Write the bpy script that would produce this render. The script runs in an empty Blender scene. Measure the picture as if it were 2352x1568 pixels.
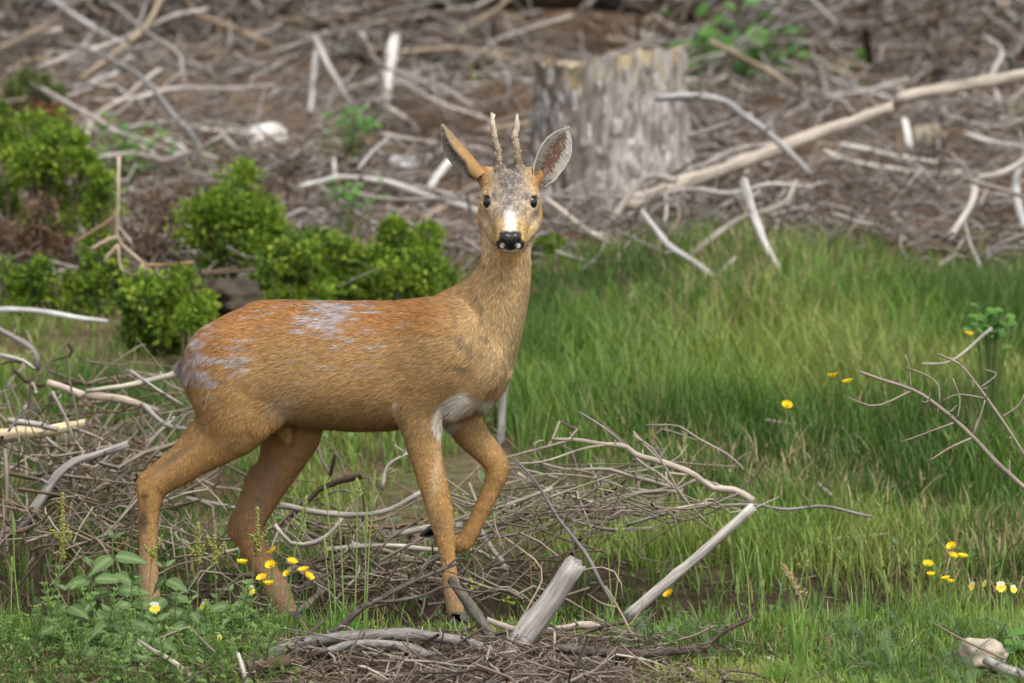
import bpy, math, random
import numpy as np
from mathutils import Vector

# ---------------------------------------------------------------- camera, sky, sun, exposure
scene = bpy.context.scene
COL = scene.collection
CAM = np.array([0.0, -18.0, 1.5]); AIM = np.array([0.0, 0.0, 0.58])
FWD = (AIM - CAM) / np.linalg.norm(AIM - CAM)
RGT = np.array([1.0, 0.0, 0.0]); UPV = np.cross(RGT, FWD)
FPX = 1070.0 * np.linalg.norm(AIM - CAM)          # focal length in pixels of a 2352 px wide picture
cd = bpy.data.cameras.new('camera'); cam = bpy.data.objects.new('camera', cd); COL.objects.link(cam)
cam.location = CAM.tolist()
cam.rotation_euler = Vector(FWD.tolist()).to_track_quat('-Z', 'Y').to_euler()
cd.sensor_width = 36.0; cd.lens = 36.0 * FPX / 2352.0
cd.clip_start = 0.1; cd.clip_end = 500.0
cd.dof.use_dof = True; cd.dof.focus_distance = 17.88; cd.dof.aperture_fstop = 5.4
scene.camera = cam

world = bpy.data.worlds.new('World'); scene.world = world; world.use_nodes = True
SUN_EL, SUN_AZ = math.radians(58), math.radians(150)   # azimuth clockwise from +Y: high, behind the camera and to its right
wn = world.node_tree.nodes; wl = world.node_tree.links
bg = wn['Background']
sky = wn.new('ShaderNodeTexSky'); sky.sky_type = 'NISHITA'; sky.sun_disc = False
sky.sun_elevation = SUN_EL; sky.sun_rotation = SUN_AZ; sky.air_density = 1.0; sky.dust_density = 3.0
hs = wn.new('ShaderNodeHueSaturation'); hs.inputs['Saturation'].default_value = 0.22   # thin cloud: nearly white light
wl.new(sky.outputs[0], hs.inputs['Color']); wl.new(hs.outputs[0], bg.inputs['Color'])
bg.inputs['Strength'].default_value = 0.15
sd = bpy.data.lights.new('sun', 'SUN'); sun = bpy.data.objects.new('sun', sd); COL.objects.link(sun)
sd.energy = 1.5; sd.angle = math.radians(22); sd.color = (1.0, 0.95, 0.87)
sdir = Vector((math.sin(SUN_AZ) * math.cos(SUN_EL), math.cos(SUN_AZ) * math.cos(SUN_EL), math.sin(SUN_EL)))
sun.rotation_euler = sdir.to_track_quat('Z', 'Y').to_euler(); sun.location = (4, -6, 9)
scene.view_settings.view_transform = 'Standard'; scene.view_settings.look = 'None'
scene.view_settings.gamma = 1.0; scene.view_settings.use_curve_mapping = False
scene.view_settings.exposure = 0.78
scene.render.engine = 'CYCLES'
scene.cycles.max_bounces = 6; scene.cycles.diffuse_bounces = 3; scene.cycles.transmission_bounces = 3
scene.cycles.transparent_max_bounces = 4
scene.cycles.use_denoising = True

# ---------------------------------------------------------------- helpers
rng = np.random.default_rng(7)

def ray(dx, dy):
    return FWD + RGT * ((dx - 1176.0) / FPX) + UPV * ((784.0 - dy) / FPX)

def W(dx, dy, Y=0.0):
    """photo pixel (2352 wide) -> point on the upright plane y = Y"""
    d = ray(dx, dy)
    return CAM + d * ((Y - CAM[1]) / d[1])

def _hash(ix, iy, iz, seed):
    with np.errstate(over='ignore'):
        h = (ix.astype(np.uint32) * np.uint32(374761393) + iy.astype(np.uint32) * np.uint32(668265263)
             + iz.astype(np.uint32) * np.uint32(2246822519) + np.uint32(seed * 3266489917 & 0xffffffff))
        h ^= h >> np.uint32(13); h *= np.uint32(1274126177); h ^= h >> np.uint32(16)
        h *= np.uint32(2246822519); h ^= h >> np.uint32(13)
    return h.astype(np.float64) / 4294967295.0 * 2 - 1

def vnoise(p, seed=0):
    p = np.asarray(p, float); i = np.floor(p).astype(np.int64); f = p - i; f = f * f * (3 - 2 * f)
    out = 0
    for a in (0, 1):
        for b in (0, 1):
            for c in (0, 1):
                w = (f[:, 0] if a else 1 - f[:, 0]) * (f[:, 1] if b else 1 - f[:, 1]) * (f[:, 2] if c else 1 - f[:, 2])
                out = out + w * _hash(i[:, 0] + a, i[:, 1] + b, i[:, 2] + c, seed)
    return out

def fbm(p, octv=3, seed=0):
    p = np.asarray(p, float); s = 0; a = 1.0; t = 0
    for o in range(octv):
        s = s + a * vnoise(p * (2 ** o), seed + o * 17); t += a; a *= 0.5
    return s / t

def norm(v):
    v = np.asarray(v, float); return v / np.maximum(np.linalg.norm(v, axis=-1, keepdims=True), 1e-9)

def smooth(e0, e1, x):
    t = np.clip((np.asarray(x, float) - e0) / (e1 - e0), 0, 1); return t * t * (3 - 2 * t)

def mix(a, b, t):
    t = np.asarray(t)[..., None]; return np.asarray(a) * (1 - t) + np.asarray(b) * t

# terrain --------------------------------------------------------
_py = np.array([-60, -18, -6, -2, -1.2, -0.8, -0.45, -0.28, -0.05, 0.25, 0.82, 1.02, 1.3, 2.0, 4.0, 6.0, 9.0, 12, 16, 40, 90.])
_pz = np.array([-.4, -.4, -.5, -.28, -.13, -.065, -.008, -.010, -.08, -.13, -.11, .0, .06, .19, .52, .80, 1.22, 1.8, 2.7, 8.5, 22.])
_ty = np.linspace(-60, 90, 15001); _tz = np.interp(_ty, _py, _pz)
_k = np.hanning(31); _tz = np.convolve(np.pad(_tz, 15, 'edge'), _k / _k.sum(), 'valid')

FEET = [(-.765, .10, -.024), (-.478, .21, -.024), (-.117, -.12, -.024)]   # where the deer's hooves press on the ground
def height(x, y):
    x = np.atleast_1d(np.asarray(x, float)); y = np.atleast_1d(np.asarray(y, float))
    z = np.interp(y, _ty, _tz)
    q = np.stack([x, y, np.zeros_like(x)], -1)
    amp = 0.02 + 0.05 * smooth(0.6, 5, y)
    z = z + amp * fbm(q * 1.6, 3, 5) + 0.010 * fbm(q * 7, 2, 9)
    z = z + 0.10 * smooth(3.5, 7, y) * vnoise(q * 0.7, 21) + 0.09 * smooth(5.5, 7, y) * fbm(q * 2.6, 2, 23)
    z = z - .28 * np.exp(-((x - .18) / .42) ** 2 - ((y - 8.9) / .7) ** 2)
    for fx, fy, fz in FEET:
        w = np.exp(-((x - fx) ** 2 + (y - fy) ** 2) / .075 ** 2); z = z + w * (fz - z)
    return z

def hz(x, y): return float(height(x, y)[0])

_Ts = np.concatenate([np.linspace(16.2, 32, 800), np.linspace(32.1, 90, 100)])
def G(dx, dy):
    """photo pixel -> where its line of sight meets the ground"""
    d = ray(dx, dy); p = CAM + _Ts[:, None] * d
    below = p[:, 2] <= height(p[:, 0], p[:, 1])
    i = int(np.argmax(below)) if below.any() else len(_Ts) - 1
    return p[i]

# mesh builder ----------------------------------------------------
class MB:
    def __init__(s): s.v = []; s.t = []; s.q = []; s.c = []; s.tc = []; s.n = 0
    def add(s, v, tris=None, quads=None, col=(.5, .5, .5), tc=None):
        v = np.asarray(v, float).reshape(-1, 3)
        if tris is not None and len(tris): s.t.append(np.asarray(tris, np.int64).reshape(-1, 3) + s.n)
        if quads is not None and len(quads): s.q.append(np.asarray(quads, np.int64).reshape(-1, 4) + s.n)
        col = np.asarray(col, float)
        s.c.append(np.broadcast_to(col, v.shape) if col.ndim < 2 else col)
        s.tc.append(v if tc is None else np.asarray(tc, float))
        s.v.append(v); s.n += len(v); return s
    def mesh(s, name, mat, origin=(0, 0, 0), smooth_=True, normals=None):
        v = np.concatenate(s.v) - np.asarray(origin); me = bpy.data.meshes.new(name)
        t = np.concatenate(s.t) if s.t else np.zeros((0, 3), np.int64)
        q = np.concatenate(s.q) if s.q else np.zeros((0, 4), np.int64)
        me.vertices.add(len(v)); me.vertices.foreach_set('co', v.astype(np.float32).ravel())
        li = np.concatenate([t.ravel(), q.ravel()]).astype(np.int32)
        ls = np.concatenate([np.arange(len(t)) * 3, len(t) * 3 + np.arange(len(q)) * 4]).astype(np.int32)
        me.loops.add(len(li)); me.loops.foreach_set('vertex_index', li)
        me.polygons.add(len(ls)); me.polygons.foreach_set('loop_start', ls)
        me.polygons.foreach_set('use_smooth', np.full(len(ls), smooth_))
        me.update(calc_edges=True)
        a = me.attributes.new('Col', 'FLOAT_COLOR', 'POINT')
        c = np.concatenate(s.c); a.data.foreach_set('color', np.concatenate([c, np.ones((len(c), 1))], 1).astype(np.float32).ravel())
        a = me.attributes.new('tc', 'FLOAT_VECTOR', 'POINT')
        a.data.foreach_set('vector', np.concatenate(s.tc).astype(np.float32).ravel())
        if normals is not None: me.normals_split_custom_set_from_vertices(normals.astype(np.float32))
        if mat is not None: me.materials.append(mat)
        return me
    def build(s, name, mat, parent=None, origin=None, smooth_=True, normals=None):
        if origin is None: origin = WORLD.get(parent.name, np.zeros(3)) if parent is not None else np.zeros(3)
        origin = np.asarray(origin, float)
        return link(name, s.mesh(name, mat, origin, smooth_, normals), parent, origin)

WORLD = {}
def link(name, data, parent=None, origin=(0, 0, 0)):
    o = bpy.data.objects.new(name, data); COL.objects.link(o); origin = np.asarray(origin, float)
    WORLD[o.name] = origin
    if parent is not None:
        o.parent = parent; o.location = (origin - WORLD[parent.name]).tolist()
    else: o.location = origin.tolist()
    return o
def empty(name, origin): 
    o = link(name, None, None, origin); o.empty_display_size = 0.05; return o
def tag(o, label=None, cat=None, group=None, kind=None):
    if label: o['label'] = label
    if cat: o['category'] = cat
    if group: o['group'] = group
    if kind: o['kind'] = kind
    return o

def catmull(pts, n, extra=None):
    """resample control points (and per-point values) to n samples"""
    P_ = np.asarray(pts, float)
    if extra is not None: P_ = np.concatenate([P_, np.asarray(extra, float).reshape(len(P_), -1)], 1)
    if len(P_) == 2: P_ = np.array([P_[0], P_[0] * .5 + P_[1] * .5, P_[1]])
    A = np.concatenate([[2 * P_[0] - P_[1]], P_, [2 * P_[-1] - P_[-2]]])
    d = np.linalg.norm(np.diff(P_[:, :3], axis=0), axis=1); cum = np.concatenate([[0], np.cumsum(d)])
    s = np.linspace(0, cum[-1], n); k = np.clip(np.searchsorted(cum, s, 'right') - 1, 0, len(P_) - 2)
    t = ((s - cum[k]) / np.maximum(d[k], 1e-9))[:, None]
    p0, p1, p2, p3 = A[k], A[k + 1], A[k + 2], A[k + 3]
    r = .5 * (2 * p1 + (p2 - p0) * t + (2 * p0 - 5 * p1 + 4 * p2 - p3) * t * t + (3 * p1 - p0 - 3 * p2 + p3) * t ** 3)
    return (r[:, :3], r[:, 3:]) if extra is not None else r

def tube(mb, pts, rad, sides=8, col=(.4, .4, .4), rough=0.0, seed=0, cap=True, flat=1.0, jag=0.0):
    """tapered tube through pts; rough = relative bumpiness, jag = splintered ends"""
    p = np.asarray(pts, float); n = len(p); r = np.broadcast_to(np.asarray(rad, float).ravel(), (n,)).copy()
    t = np.gradient(p, axis=0); t = norm(t)
    u = np.cross(t[0], [0, 0, 1.0]); u = norm(u) if np.linalg.norm(u) > 1e-3 else np.array([1.0, 0, 0])
    U = np.zeros((n, 3)); 
    for i in range(n):
        u = u - t[i] * np.dot(u, t[i]); u = u / max(np.linalg.norm(u), 1e-9); U[i] = u
    V = np.cross(t, U); a = np.linspace(0, 2 * np.pi, sides, endpoint=False)
    ca, sa = np.cos(a), np.sin(a)
    L = np.concatenate([[0], np.cumsum(np.linalg.norm(np.diff(p, axis=0), axis=1))])
    rm = max(r.max(), 1e-5)
    tc = np.stack([np.broadcast_to(ca * rm, (n, sides)), np.broadcast_to(sa * rm, (n, sides)), np.broadcast_to(L[:, None], (n, sides))], -1)
    R = np.broadcast_to(r[:, None], (n, sides)).copy()
    if rough > 0:
        q = tc.reshape(-1, 3) / rm * np.array([.9, .9, .35]) + seed * 13.7
        R *= 1 + rough * fbm(q, 2, seed % 97).reshape(n, sides)
    v = p[:, None] + R[..., None] * (ca[:, None] * U[:, None] + sa[:, None] * V[:, None] * flat)
    if jag > 0:
        jr = np.random.default_rng(seed + 5)
        v[0] -= t[0] * (jr.random((sides, 1)) * jag * r[0]); v[-1] += t[-1] * (jr.random((sides, 1)) * jag * r[-1])
    i = np.arange(n - 1)[:, None] * sides; j = np.arange(sides)[None]; k = (j + 1) % sides
    q = np.stack([i + j, i + k, i + sides + k, i + sides + j], -1).reshape(-1, 4)
    vs = [v.reshape(-1, 3)]; tcs = [tc.reshape(-1, 3) + np.array([0, 0, seed * 3.1])]; tr = []
    if cap:
        vs += [p[:1], p[-1:]]; tcs += [np.array([[0, 0, seed * 3.1]]), np.array([[0, 0, L[-1] + seed * 3.1]])]
        c0 = n * sides; e = (n - 1) * sides; jj = np.arange(sides); kk = (jj + 1) % sides
        tr = np.concatenate([np.stack([np.full(sides, c0), kk, jj], -1), np.stack([np.full(sides, c0 + 1), e + jj, e + kk], -1)])
    c = np.asarray(col, float)
    if c.ndim == 2 and len(c) == n: c = np.concatenate([np.repeat(c, sides, 0)] + ([c[:1], c[-1:]] if cap else []))
    mb.add(np.concatenate(vs), tr if cap else None, q, c, np.concatenate(tcs))

# materials -------------------------------------------------------
def material(name, rough=0.8, spec=0.25, nscale=None, nvar=0.25, stretch=(1, 1, 1), bump=0.0, bscale=None, translucent=0.0, tint=None, coat=0.0, obj_coord=False, hue=0.0):
    m = bpy.data.materials.new(name); m.use_nodes = True; nt = m.node_tree; N = nt.nodes; L = nt.links
    b = N['Principled BSDF']; out = N['Material Output']
    b.inputs['Roughness'].default_value = rough; b.inputs['Specular IOR Level'].default_value = spec
    b.inputs['Coat Weight'].default_value = coat
    at = N.new('ShaderNodeAttribute'); at.attribute_name = 'Col'; colr = at.outputs['Color']
    tc = N.new('ShaderNodeAttribute'); tc.attribute_name = 'tc'
    mp = N.new('ShaderNodeMapping'); mp.inputs['Scale'].default_value = stretch; L.new(tc.outputs['Vector'], mp.inputs['Vector'])
    if nscale:
        nz = N.new('ShaderNodeTexNoise'); nz.inputs['Scale'].default_value = nscale; nz.inputs['Detail'].default_value = 5; nz.inputs['Roughness'].default_value = .65
        L.new(mp.outputs[0], nz.inputs['Vector'])
        mr = N.new('ShaderNodeMapRange'); mr.inputs['From Min'].default_value = .28; mr.inputs['From Max'].default_value = .72
        mr.inputs['To Min'].default_value = 1 - nvar; mr.inputs['To Max'].default_value = 1 + nvar; L.new(nz.outputs['Fac'], mr.inputs['Value'])
        mx = N.new('ShaderNodeMix'); mx.data_type = 'RGBA'; mx.blend_type = 'MULTIPLY'; mx.inputs['Factor'].default_value = 1
        L.new(colr, mx.inputs['A']); L.new(mr.outputs[0], mx.inputs['B']); colr = mx.outputs['Result']
        if tint is not None:
            n2 = N.new('ShaderNodeTexNoise'); n2.inputs['Scale'].default_value = nscale * .23; n2.inputs['Detail'].default_value = 3
            L.new(mp.outputs[0], n2.inputs['Vector'])
            r2 = N.new('ShaderNodeMapRange'); r2.inputs['From Min'].default_value = .5; r2.inputs['From Max'].default_value = .75; r2.inputs['To Max'].default_value = tint[3]
            L.new(n2.outputs['Fac'], r2.inputs['Value'])
            m2 = N.new('ShaderNodeMix'); m2.data_type = 'RGBA'; m2.inputs['B'].default_value = (*tint[:3], 1)
            L.new(r2.outputs[0], m2.inputs['Factor']); L.new(colr, m2.inputs['A']); colr = m2.outputs['Result']
        if bump:
            n3 = nz
            if bscale:
                n3 = N.new('ShaderNodeTexNoise'); n3.inputs['Scale'].default_value = bscale; n3.inputs['Detail'].default_value = 6; L.new(mp.outputs[0], n3.inputs['Vector'])
            bp = N.new('ShaderNodeBump'); bp.inputs['Strength'].default_value = 1.0; bp.inputs['Distance'].default_value = bump
            L.new(n3.outputs['Fac'], bp.inputs['Height']); L.new(bp.outputs[0], b.inputs['Normal'])
    L.new(colr, b.inputs['Base Color'])
    if translucent:
        tl = N.new('ShaderNodeBsdfTranslucent'); L.new(colr, tl.inputs['Color'])
        ms = N.new('ShaderNodeMixShader'); ms.inputs[0].default_value = translucent
        L.new(b.outputs[0], ms.inputs[1]); L.new(tl.outputs[0], ms.inputs[2]); L.new(ms.outputs[0], out.inputs['Surface'])
    return m

M_wood = material('weathered_wood', .9, .12, 95, .55, (1, 1, .13), .003, None, tint=(.11, .09, .07, .7))
M_bark = material('brown_bark', .95, .1, 90, .6, (1, 1, .5), .005, None, tint=(.26, .245, .22, .6))
M_twig = material('dead_twig', .9, .12, 90, .4, (1, 1, .2), .0008)
M_leaf = material('green_leaf', .7, .16, 40, .22, translucent=.32)
M_grass = material('grass_blade', .6, .25, None, translucent=.35)
M_petal = material('flower_petal', .45, .3, None, translucent=.35)
M_fur = material('deer_coat', .62, .18, None)
M_skin = material('deer_skin', .8, .1, 160, .15)
M_horn = material('antler_bone', .6, .35, 130, .4, (1, 1, .18), .0012)
M_hoof = material('dark_hoof', .45, .4, 90, .3)
M_nose = material('wet_nose', .3, .38, 260, .2, bump=.0004)
M_eye = material('dark_eye', .06, .5, None)
M_stone = material('grey_stone', .9, .2, 22, .3, bump=.006, tint=(.20, .19, .13, .5))
M_soil = material('soil_and_litter', .95, .1, 26, .5, bump=.012, bscale=60)
# ================================================================ ground
def grid_axis(a, b, fine, far, grow=1.18):
    c = list(np.arange(a, b + 1e-6, fine)); s = fine
    while c[-1] < far: s *= grow; c.append(c[-1] + s)
    s = fine
    while c[0] > -far: s *= grow; c.insert(0, c[0] - s)
    return np.array(c)
gx = grid_axis(-2.4, 2.4, .035, 60); gy = grid_axis(-1.6, 11.0, .04, 85); gy = gy[gy > -60]
def ground_sheet():
    X, Y = np.meshgrid(gx, gy, indexing='ij'); x, y = X.ravel(), Y.ravel(); z = height(x, y)
    q3 = np.stack([x, y, 0 * x], -1)
    m = fbm(q3 * 3.0, 3, 41); soil = np.array([.075, .046, .029]); litter = np.array([.15, .105, .072]); green = np.array([.055, .085, .022])
    c = mix(np.tile(soil, (len(x), 1)), litter, smooth(-.25, .45, m))
    gm = smooth(4.6, 3.6, y + .8 * m) * smooth(-.2, .3, fbm(q3 * 2.2, 2, 77) + .35); c = mix(c, green, gm * .35 * smooth(1.0, 1.6, y))
    c = mix(c, np.array([.030, .022, .015]), smooth(1.35, 1.0, y) * smooth(-.25, .0, y) * .85)   # shade of the hollow painted into the soil colour
    n2 = len(gy); i = np.arange(len(gx) - 1)[:, None] * n2; j = np.arange(n2 - 1)[None]
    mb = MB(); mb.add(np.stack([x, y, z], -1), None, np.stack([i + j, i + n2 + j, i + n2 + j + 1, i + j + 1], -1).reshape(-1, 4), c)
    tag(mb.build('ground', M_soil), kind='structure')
ground_sheet()
# ================================================================ roe deer
TH = math.radians(18); CT, ST = math.cos(TH), math.sin(TH)
PX = 1.0 / 1070.0
D0 = W(780, 820, 0.0)
UA = np.array([CT, -ST, 0]); VA = np.array([ST, CT, 0])

class Field:
    def __init__(s, lo, hi, h):
        s.lo = np.asarray(lo, float); s.h = h; s.n = np.ceil((np.asarray(hi) - s.lo) / h).astype(int) + 1
        s.F = np.full(s.n, 0.2, np.float32)
    def region(s, lo, hi):
        a = np.clip(np.floor((lo - s.lo) / s.h).astype(int), 0, s.n - 1); b = np.clip(np.ceil((hi - s.lo) / s.h).astype(int) + 1, 1, s.n)
        sl = tuple(slice(a[i], b[i]) for i in range(3))
        g = [s.lo[i] + s.h * np.arange(a[i], b[i], dtype=np.float32) for i in range(3)]
        return sl, np.meshgrid(*g, indexing='ij', sparse=True)
    def join(s, sl, d, k):
        a = s.F[sl]; h = np.clip(k - np.abs(a - d), 0, None) / k
        s.F[sl] = np.minimum(a, d) - h * h * k * .25
    def cut(s, sl, d, k):
        a = s.F[sl]; d = -d; h = np.clip(k - np.abs(a - d), 0, None) / k
        s.F[sl] = np.maximum(a, d) + h * h * k * .25
    def cone(s, a, b, ra, rb, k=.02, lat=None, sq=1.0):
        """round cone a->b; squashed by sq along direction lat"""
        a = np.asarray(a, float); b = np.asarray(b, float); m = max(ra, rb) * max(1, sq) + .03 + k
        sl, (X, Y, Z) = s.region(np.minimum(a, b) - m, np.maximum(a, b) + m)
        px, py, pz = X - a[0], Y - a[1], Z - a[2]; ab = b - a
        if lat is not None:
            dl = (px * lat[0] + py * lat[1] + pz * lat[2]) * (1 / sq - 1)
            px = px + dl * lat[0]; py = py + dl * lat[1]; pz = pz + dl * lat[2]
            ab = ab + lat * (np.dot(ab, lat) * (1 / sq - 1))
        t = np.clip((px * ab[0] + py * ab[1] + pz * ab[2]) / max(np.dot(ab, ab), 1e-9), 0, 1)
        d = np.sqrt((px - t * ab[0]) ** 2 + (py - t * ab[1]) ** 2 + (pz - t * ab[2]) ** 2) - (ra + (rb - ra) * t)
        s.join(sl, d.astype(np.float32), k)
    def limb(s, pts, rad, k=.02, lat=None, sq=1.0, n=None):
        n = n or (len(pts) - 1) * 3 + 1
        p, r = catmull(pts, n, rad); r = r[:, 0]
        for i in range(n - 1): s.cone(p[i], p[i + 1], r[i], r[i + 1], k if i == 0 else .008, lat, sq)
    def ell(s, c, axes, rad, k=.02, cut=False):
        c = np.asarray(c, float); rad = np.asarray(rad, float); m = rad.max() + .03 + k
        sl, (X, Y, Z) = s.region(c - m, c + m); k0 = 0; k1 = 0
        for ax, r in zip(axes, rad):
            q = (X - c[0]) * ax[0] + (Y - c[1]) * ax[1] + (Z - c[2]) * ax[2]
            k0 = k0 + (q / r) ** 2; k1 = k1 + (q / r ** 2) ** 2
        k0 = np.sqrt(k0); k1 = np.sqrt(k1) + 1e-6; d = (k0 * (k0 - 1) / k1).astype(np.float32)
        (s.cut if cut else s.join)(sl, d, k)

def surface_nets(F, lo, h):
    ins = F < 0
    nx, ny, nz = F.shape; cnt = np.zeros((nx - 1, ny - 1, nz - 1), np.int8)
    cr = [(a, b, c) for a in (0, 1) for b in (0, 1) for c in (0, 1)]
    for a, b, c in cr: cnt += ins[a:nx - 1 + a, b:ny - 1 + b, c:nz - 1 + c]
    act = (cnt > 0) & (cnt < 8); ijk = np.argwhere(act); idx = np.full(act.shape, -1, np.int64); idx[act] = np.arange(len(ijk))
    val = {k_: F[ijk[:, 0] + k_[0], ijk[:, 1] + k_[1], ijk[:, 2] + k_[2]] for k_ in cr}
    acc = np.zeros((len(ijk), 3)); num = np.zeros(len(ijk))
    for i in range(8):
        for j in range(i + 1, 8):
            A, B = cr[i], cr[j]
            if sum(abs(A[m] - B[m]) for m in range(3)) != 1: continue
            va, vb = val[A], val[B]; x = (va < 0) != (vb < 0); t = np.where(x, va / np.where(x, va - vb, 1), 0)
            acc += np.where(x[:, None], np.array(A) + t[:, None] * (np.array(B) - np.array(A)), 0); num += x
    v = lo + h * (ijk + acc / num[:, None]); quads = []
    for ax in range(3):
        o1, o2 = [(1, 2), (2, 0), (0, 1)][ax]
        s0 = [slice(1, -1)] * 3; s0[ax] = slice(0, -1); s1 = list(s0); s1[ax] = slice(1, None)
        a = ins[tuple(s0)]; b = ins[tuple(s1)]; e = np.argwhere(a != b); fl = a[tuple(e.T)]
        e[:, [m for m in range(3) if m != ax]] += 1
        def cell(d1, d2):
            q = e.copy(); q[:, o1] -= d1; q[:, o2] -= d2; return idx[q[:, 0], q[:, 1], q[:, 2]]
        q = np.stack([cell(1, 1), cell(0, 1), cell(0, 0), cell(1, 0)], -1); q[~fl] = q[~fl][:, ::-1]; quads.append(q)
    return v, np.concatenate(quads)

fld = Field((-.88, -.36, -.08), (.16, .28, 1.08), .0037)

# torso: stations (screen x, top, bottom, half width)
st = np.array([[414, 836, 860, .012], [426, 815, 895, .034], [445, 794, 930, .054], [470, 764, 960, .074], [520, 726, 985, .094], [590, 694, 992, .106], [660, 691, 972, .106],
               [740, 692, 984, .113], [820, 691, 990, .118], [900, 690, 985, .113], [960, 683, 974, .104], [1020, 675, 962, .094],
               [1070, 690, 948, .084], [1105, 735, 930, .066], [1128, 790, 905, .045], [1140, 830, 880, .022]], float)
su = (st[:, 0] - 780) * PX / CT
ztop = np.array([W(780, y, 0)[2] for y in st[:, 1]]); zbot = np.array([W(780, y, 0)[2] for y in st[:, 2]])
uu = np.linspace(su[0], su[-1], 300); ker = np.hanning(23); ker /= ker.sum()
def sm_(a): return np.convolve(np.pad(np.interp(uu, su, a), 11, 'edge'), ker, 'valid')
ZT, ZB, HW = sm_(ztop), sm_(zbot), sm_(st[:, 3])
def torso():
    sl, (X, Y, Z) = fld.region(np.array([-.85, -.34, .3]), np.array([.15, .27, .75]))
    u = (X - D0[0]) * UA[0] + (Y - D0[1]) * UA[1]; v = (X - D0[0]) * VA[0] + (Y - D0[1]) * VA[1]
    ok = np.abs(u - np.clip(u, uu[0], uu[-1]))
    zt = np.interp(u, uu, ZT); zb = np.interp(u, uu, ZB); w = np.interp(u, uu, HW)
    zc = zt * .46 + zb * .54; hh = (zt - zb) / 2; zc = (zt + zb) / 2
    tz = (Z - zc) / hh; we = w * (1 - .16 * np.clip(tz, -1, 1) - .10 * np.clip(tz, 0, 1) ** 2)
    a = np.abs(v / we); b = np.abs(tz); k0 = (a ** 2.3 + b ** 2.3) ** (1 / 2.3)
    k1 = np.sqrt((a / we) ** 2 + (b / hh) ** 2) + 1e-4
    d = k0 * (k0 - 1) / k1 + ok
    fld.join(sl, np.clip(d, -.15, .2).astype(np.float32), .001)
torso()
def SP(sx, sy, u_v):  # screen point lying at lateral offset v from the body's mid plane
    p = W(sx, sy, 0.0); x = p[0] - D0[0]
    Y = D0[1] + (-ST * (x - u_v * ST) / CT + u_v * CT)
    return W(sx, sy, Y)
def limb(rows, v, k, sq=.72, **kw):
    pts = [SP(a, b, (v if len(r) < 2 else r[1]) if isinstance(v, float) else v(i)) for i, (a, b, *r) in enumerate(rows)]
    fld.limb(np.array(pts), np.array([r[2] * PX for r in rows]), k, VA, sq, **kw)
# near hind leg
limb([(508, 830, 84), (528, 895, 92), (538, 948, 80), (512, 1002, 56), (462, 1040, 43), (408, 1078, 35), (358, 1112, 30), (346, 1142, 28), (341, 1180, 22.5), (340, 1240, 20), (341, 1300, 19.5), (343, 1355, 22), (352, 1404, 19)], -.062, .05, .66)
limb([(470, 975, 26), (420, 1028, 17), (362, 1080, 15), (330, 1102, 13), (330, 1130, 14)], -.062, .02, .8)
limb([(560, 960, 60), (610, 950, 40), (650, 935, 24)], -.07, .05, .5)
# far hind leg
limb([(600, 880, 90), (668, 965, 76), (652, 1040, 54), (622, 1105, 40), (590, 1160, 37), (570, 1200, 36), (575, 1238, 31), (592, 1275, 26), (617, 1318, 25), (642, 1362, 26), (662, 1408, 20)], .066, .04, .68)
limb([(590, 1090, 20), (560, 1165, 15), (537, 1208, 13), (548, 1235, 14)], .066, .02, .8)
limb([(640, 955, 26), (652, 985, 17), (660, 1004, 9), (664, 1014, 5)], .0, .04, .7)
# near fore leg with shoulder
limb([(1010, 800, 90), (975, 870, 74), (966, 940, 52), (970, 1000, 41), (984, 1070, 33.5), (1000, 1130, 30), (1010, 1172, 28), (1020, 1222, 21.5), (1028, 1275, 15.5), (1034, 1322, 16), (1041, 1368, 19), (1047, 1400, 17), (1050, 1416, 17)], -.064, .05, .62)
limb([(1085, 770, 60), (1090, 850, 60), (1040, 910, 45)], -.045, .05, .6)
limb([(945, 930, 28), (934, 960, 18)], -.066, .03, .8)
# far fore leg, lifted
limb([(1075, 870, 70), (1062, 950, 44), (1082, 995, 35), (1110, 1026, 30), (1136, 1056, 27), (1142, 1082, 24), (1128, 1124, 19), (1104, 1176, 17), (1082, 1222, 17), (1064, 1246, 18), (1036, 1246, 16), (1010, 1240, 13)], .056, .04, .74)
limb([(1112, 815, 54), (1118, 855, 48), (1122, 882, 36), (1108, 912, 26)], .0, .05, 1.0)
# neck
npts = [(1165, 500, -.095), (1163, 560, -.108), (1161, 610, -.112), (1156, 650, -.112), (1146, 690, -.108), (1130, 735, -.100), (1112, 790, -.092), (1100, 850, -.085)]
fld.limb(np.array([W(*q) for q in npts]), np.array([54, 54, 54, 57, 62, 69, 74, 70]) * PX, .035, np.array([0, 1.0, 0]), 1.12)
fld.limb(np.array([W(1105, 668, -.09), W(1062, 700, -.075), (W(1020, 730, -.06))]), np.array([36, 44, 50]) * PX, .05)
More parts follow.
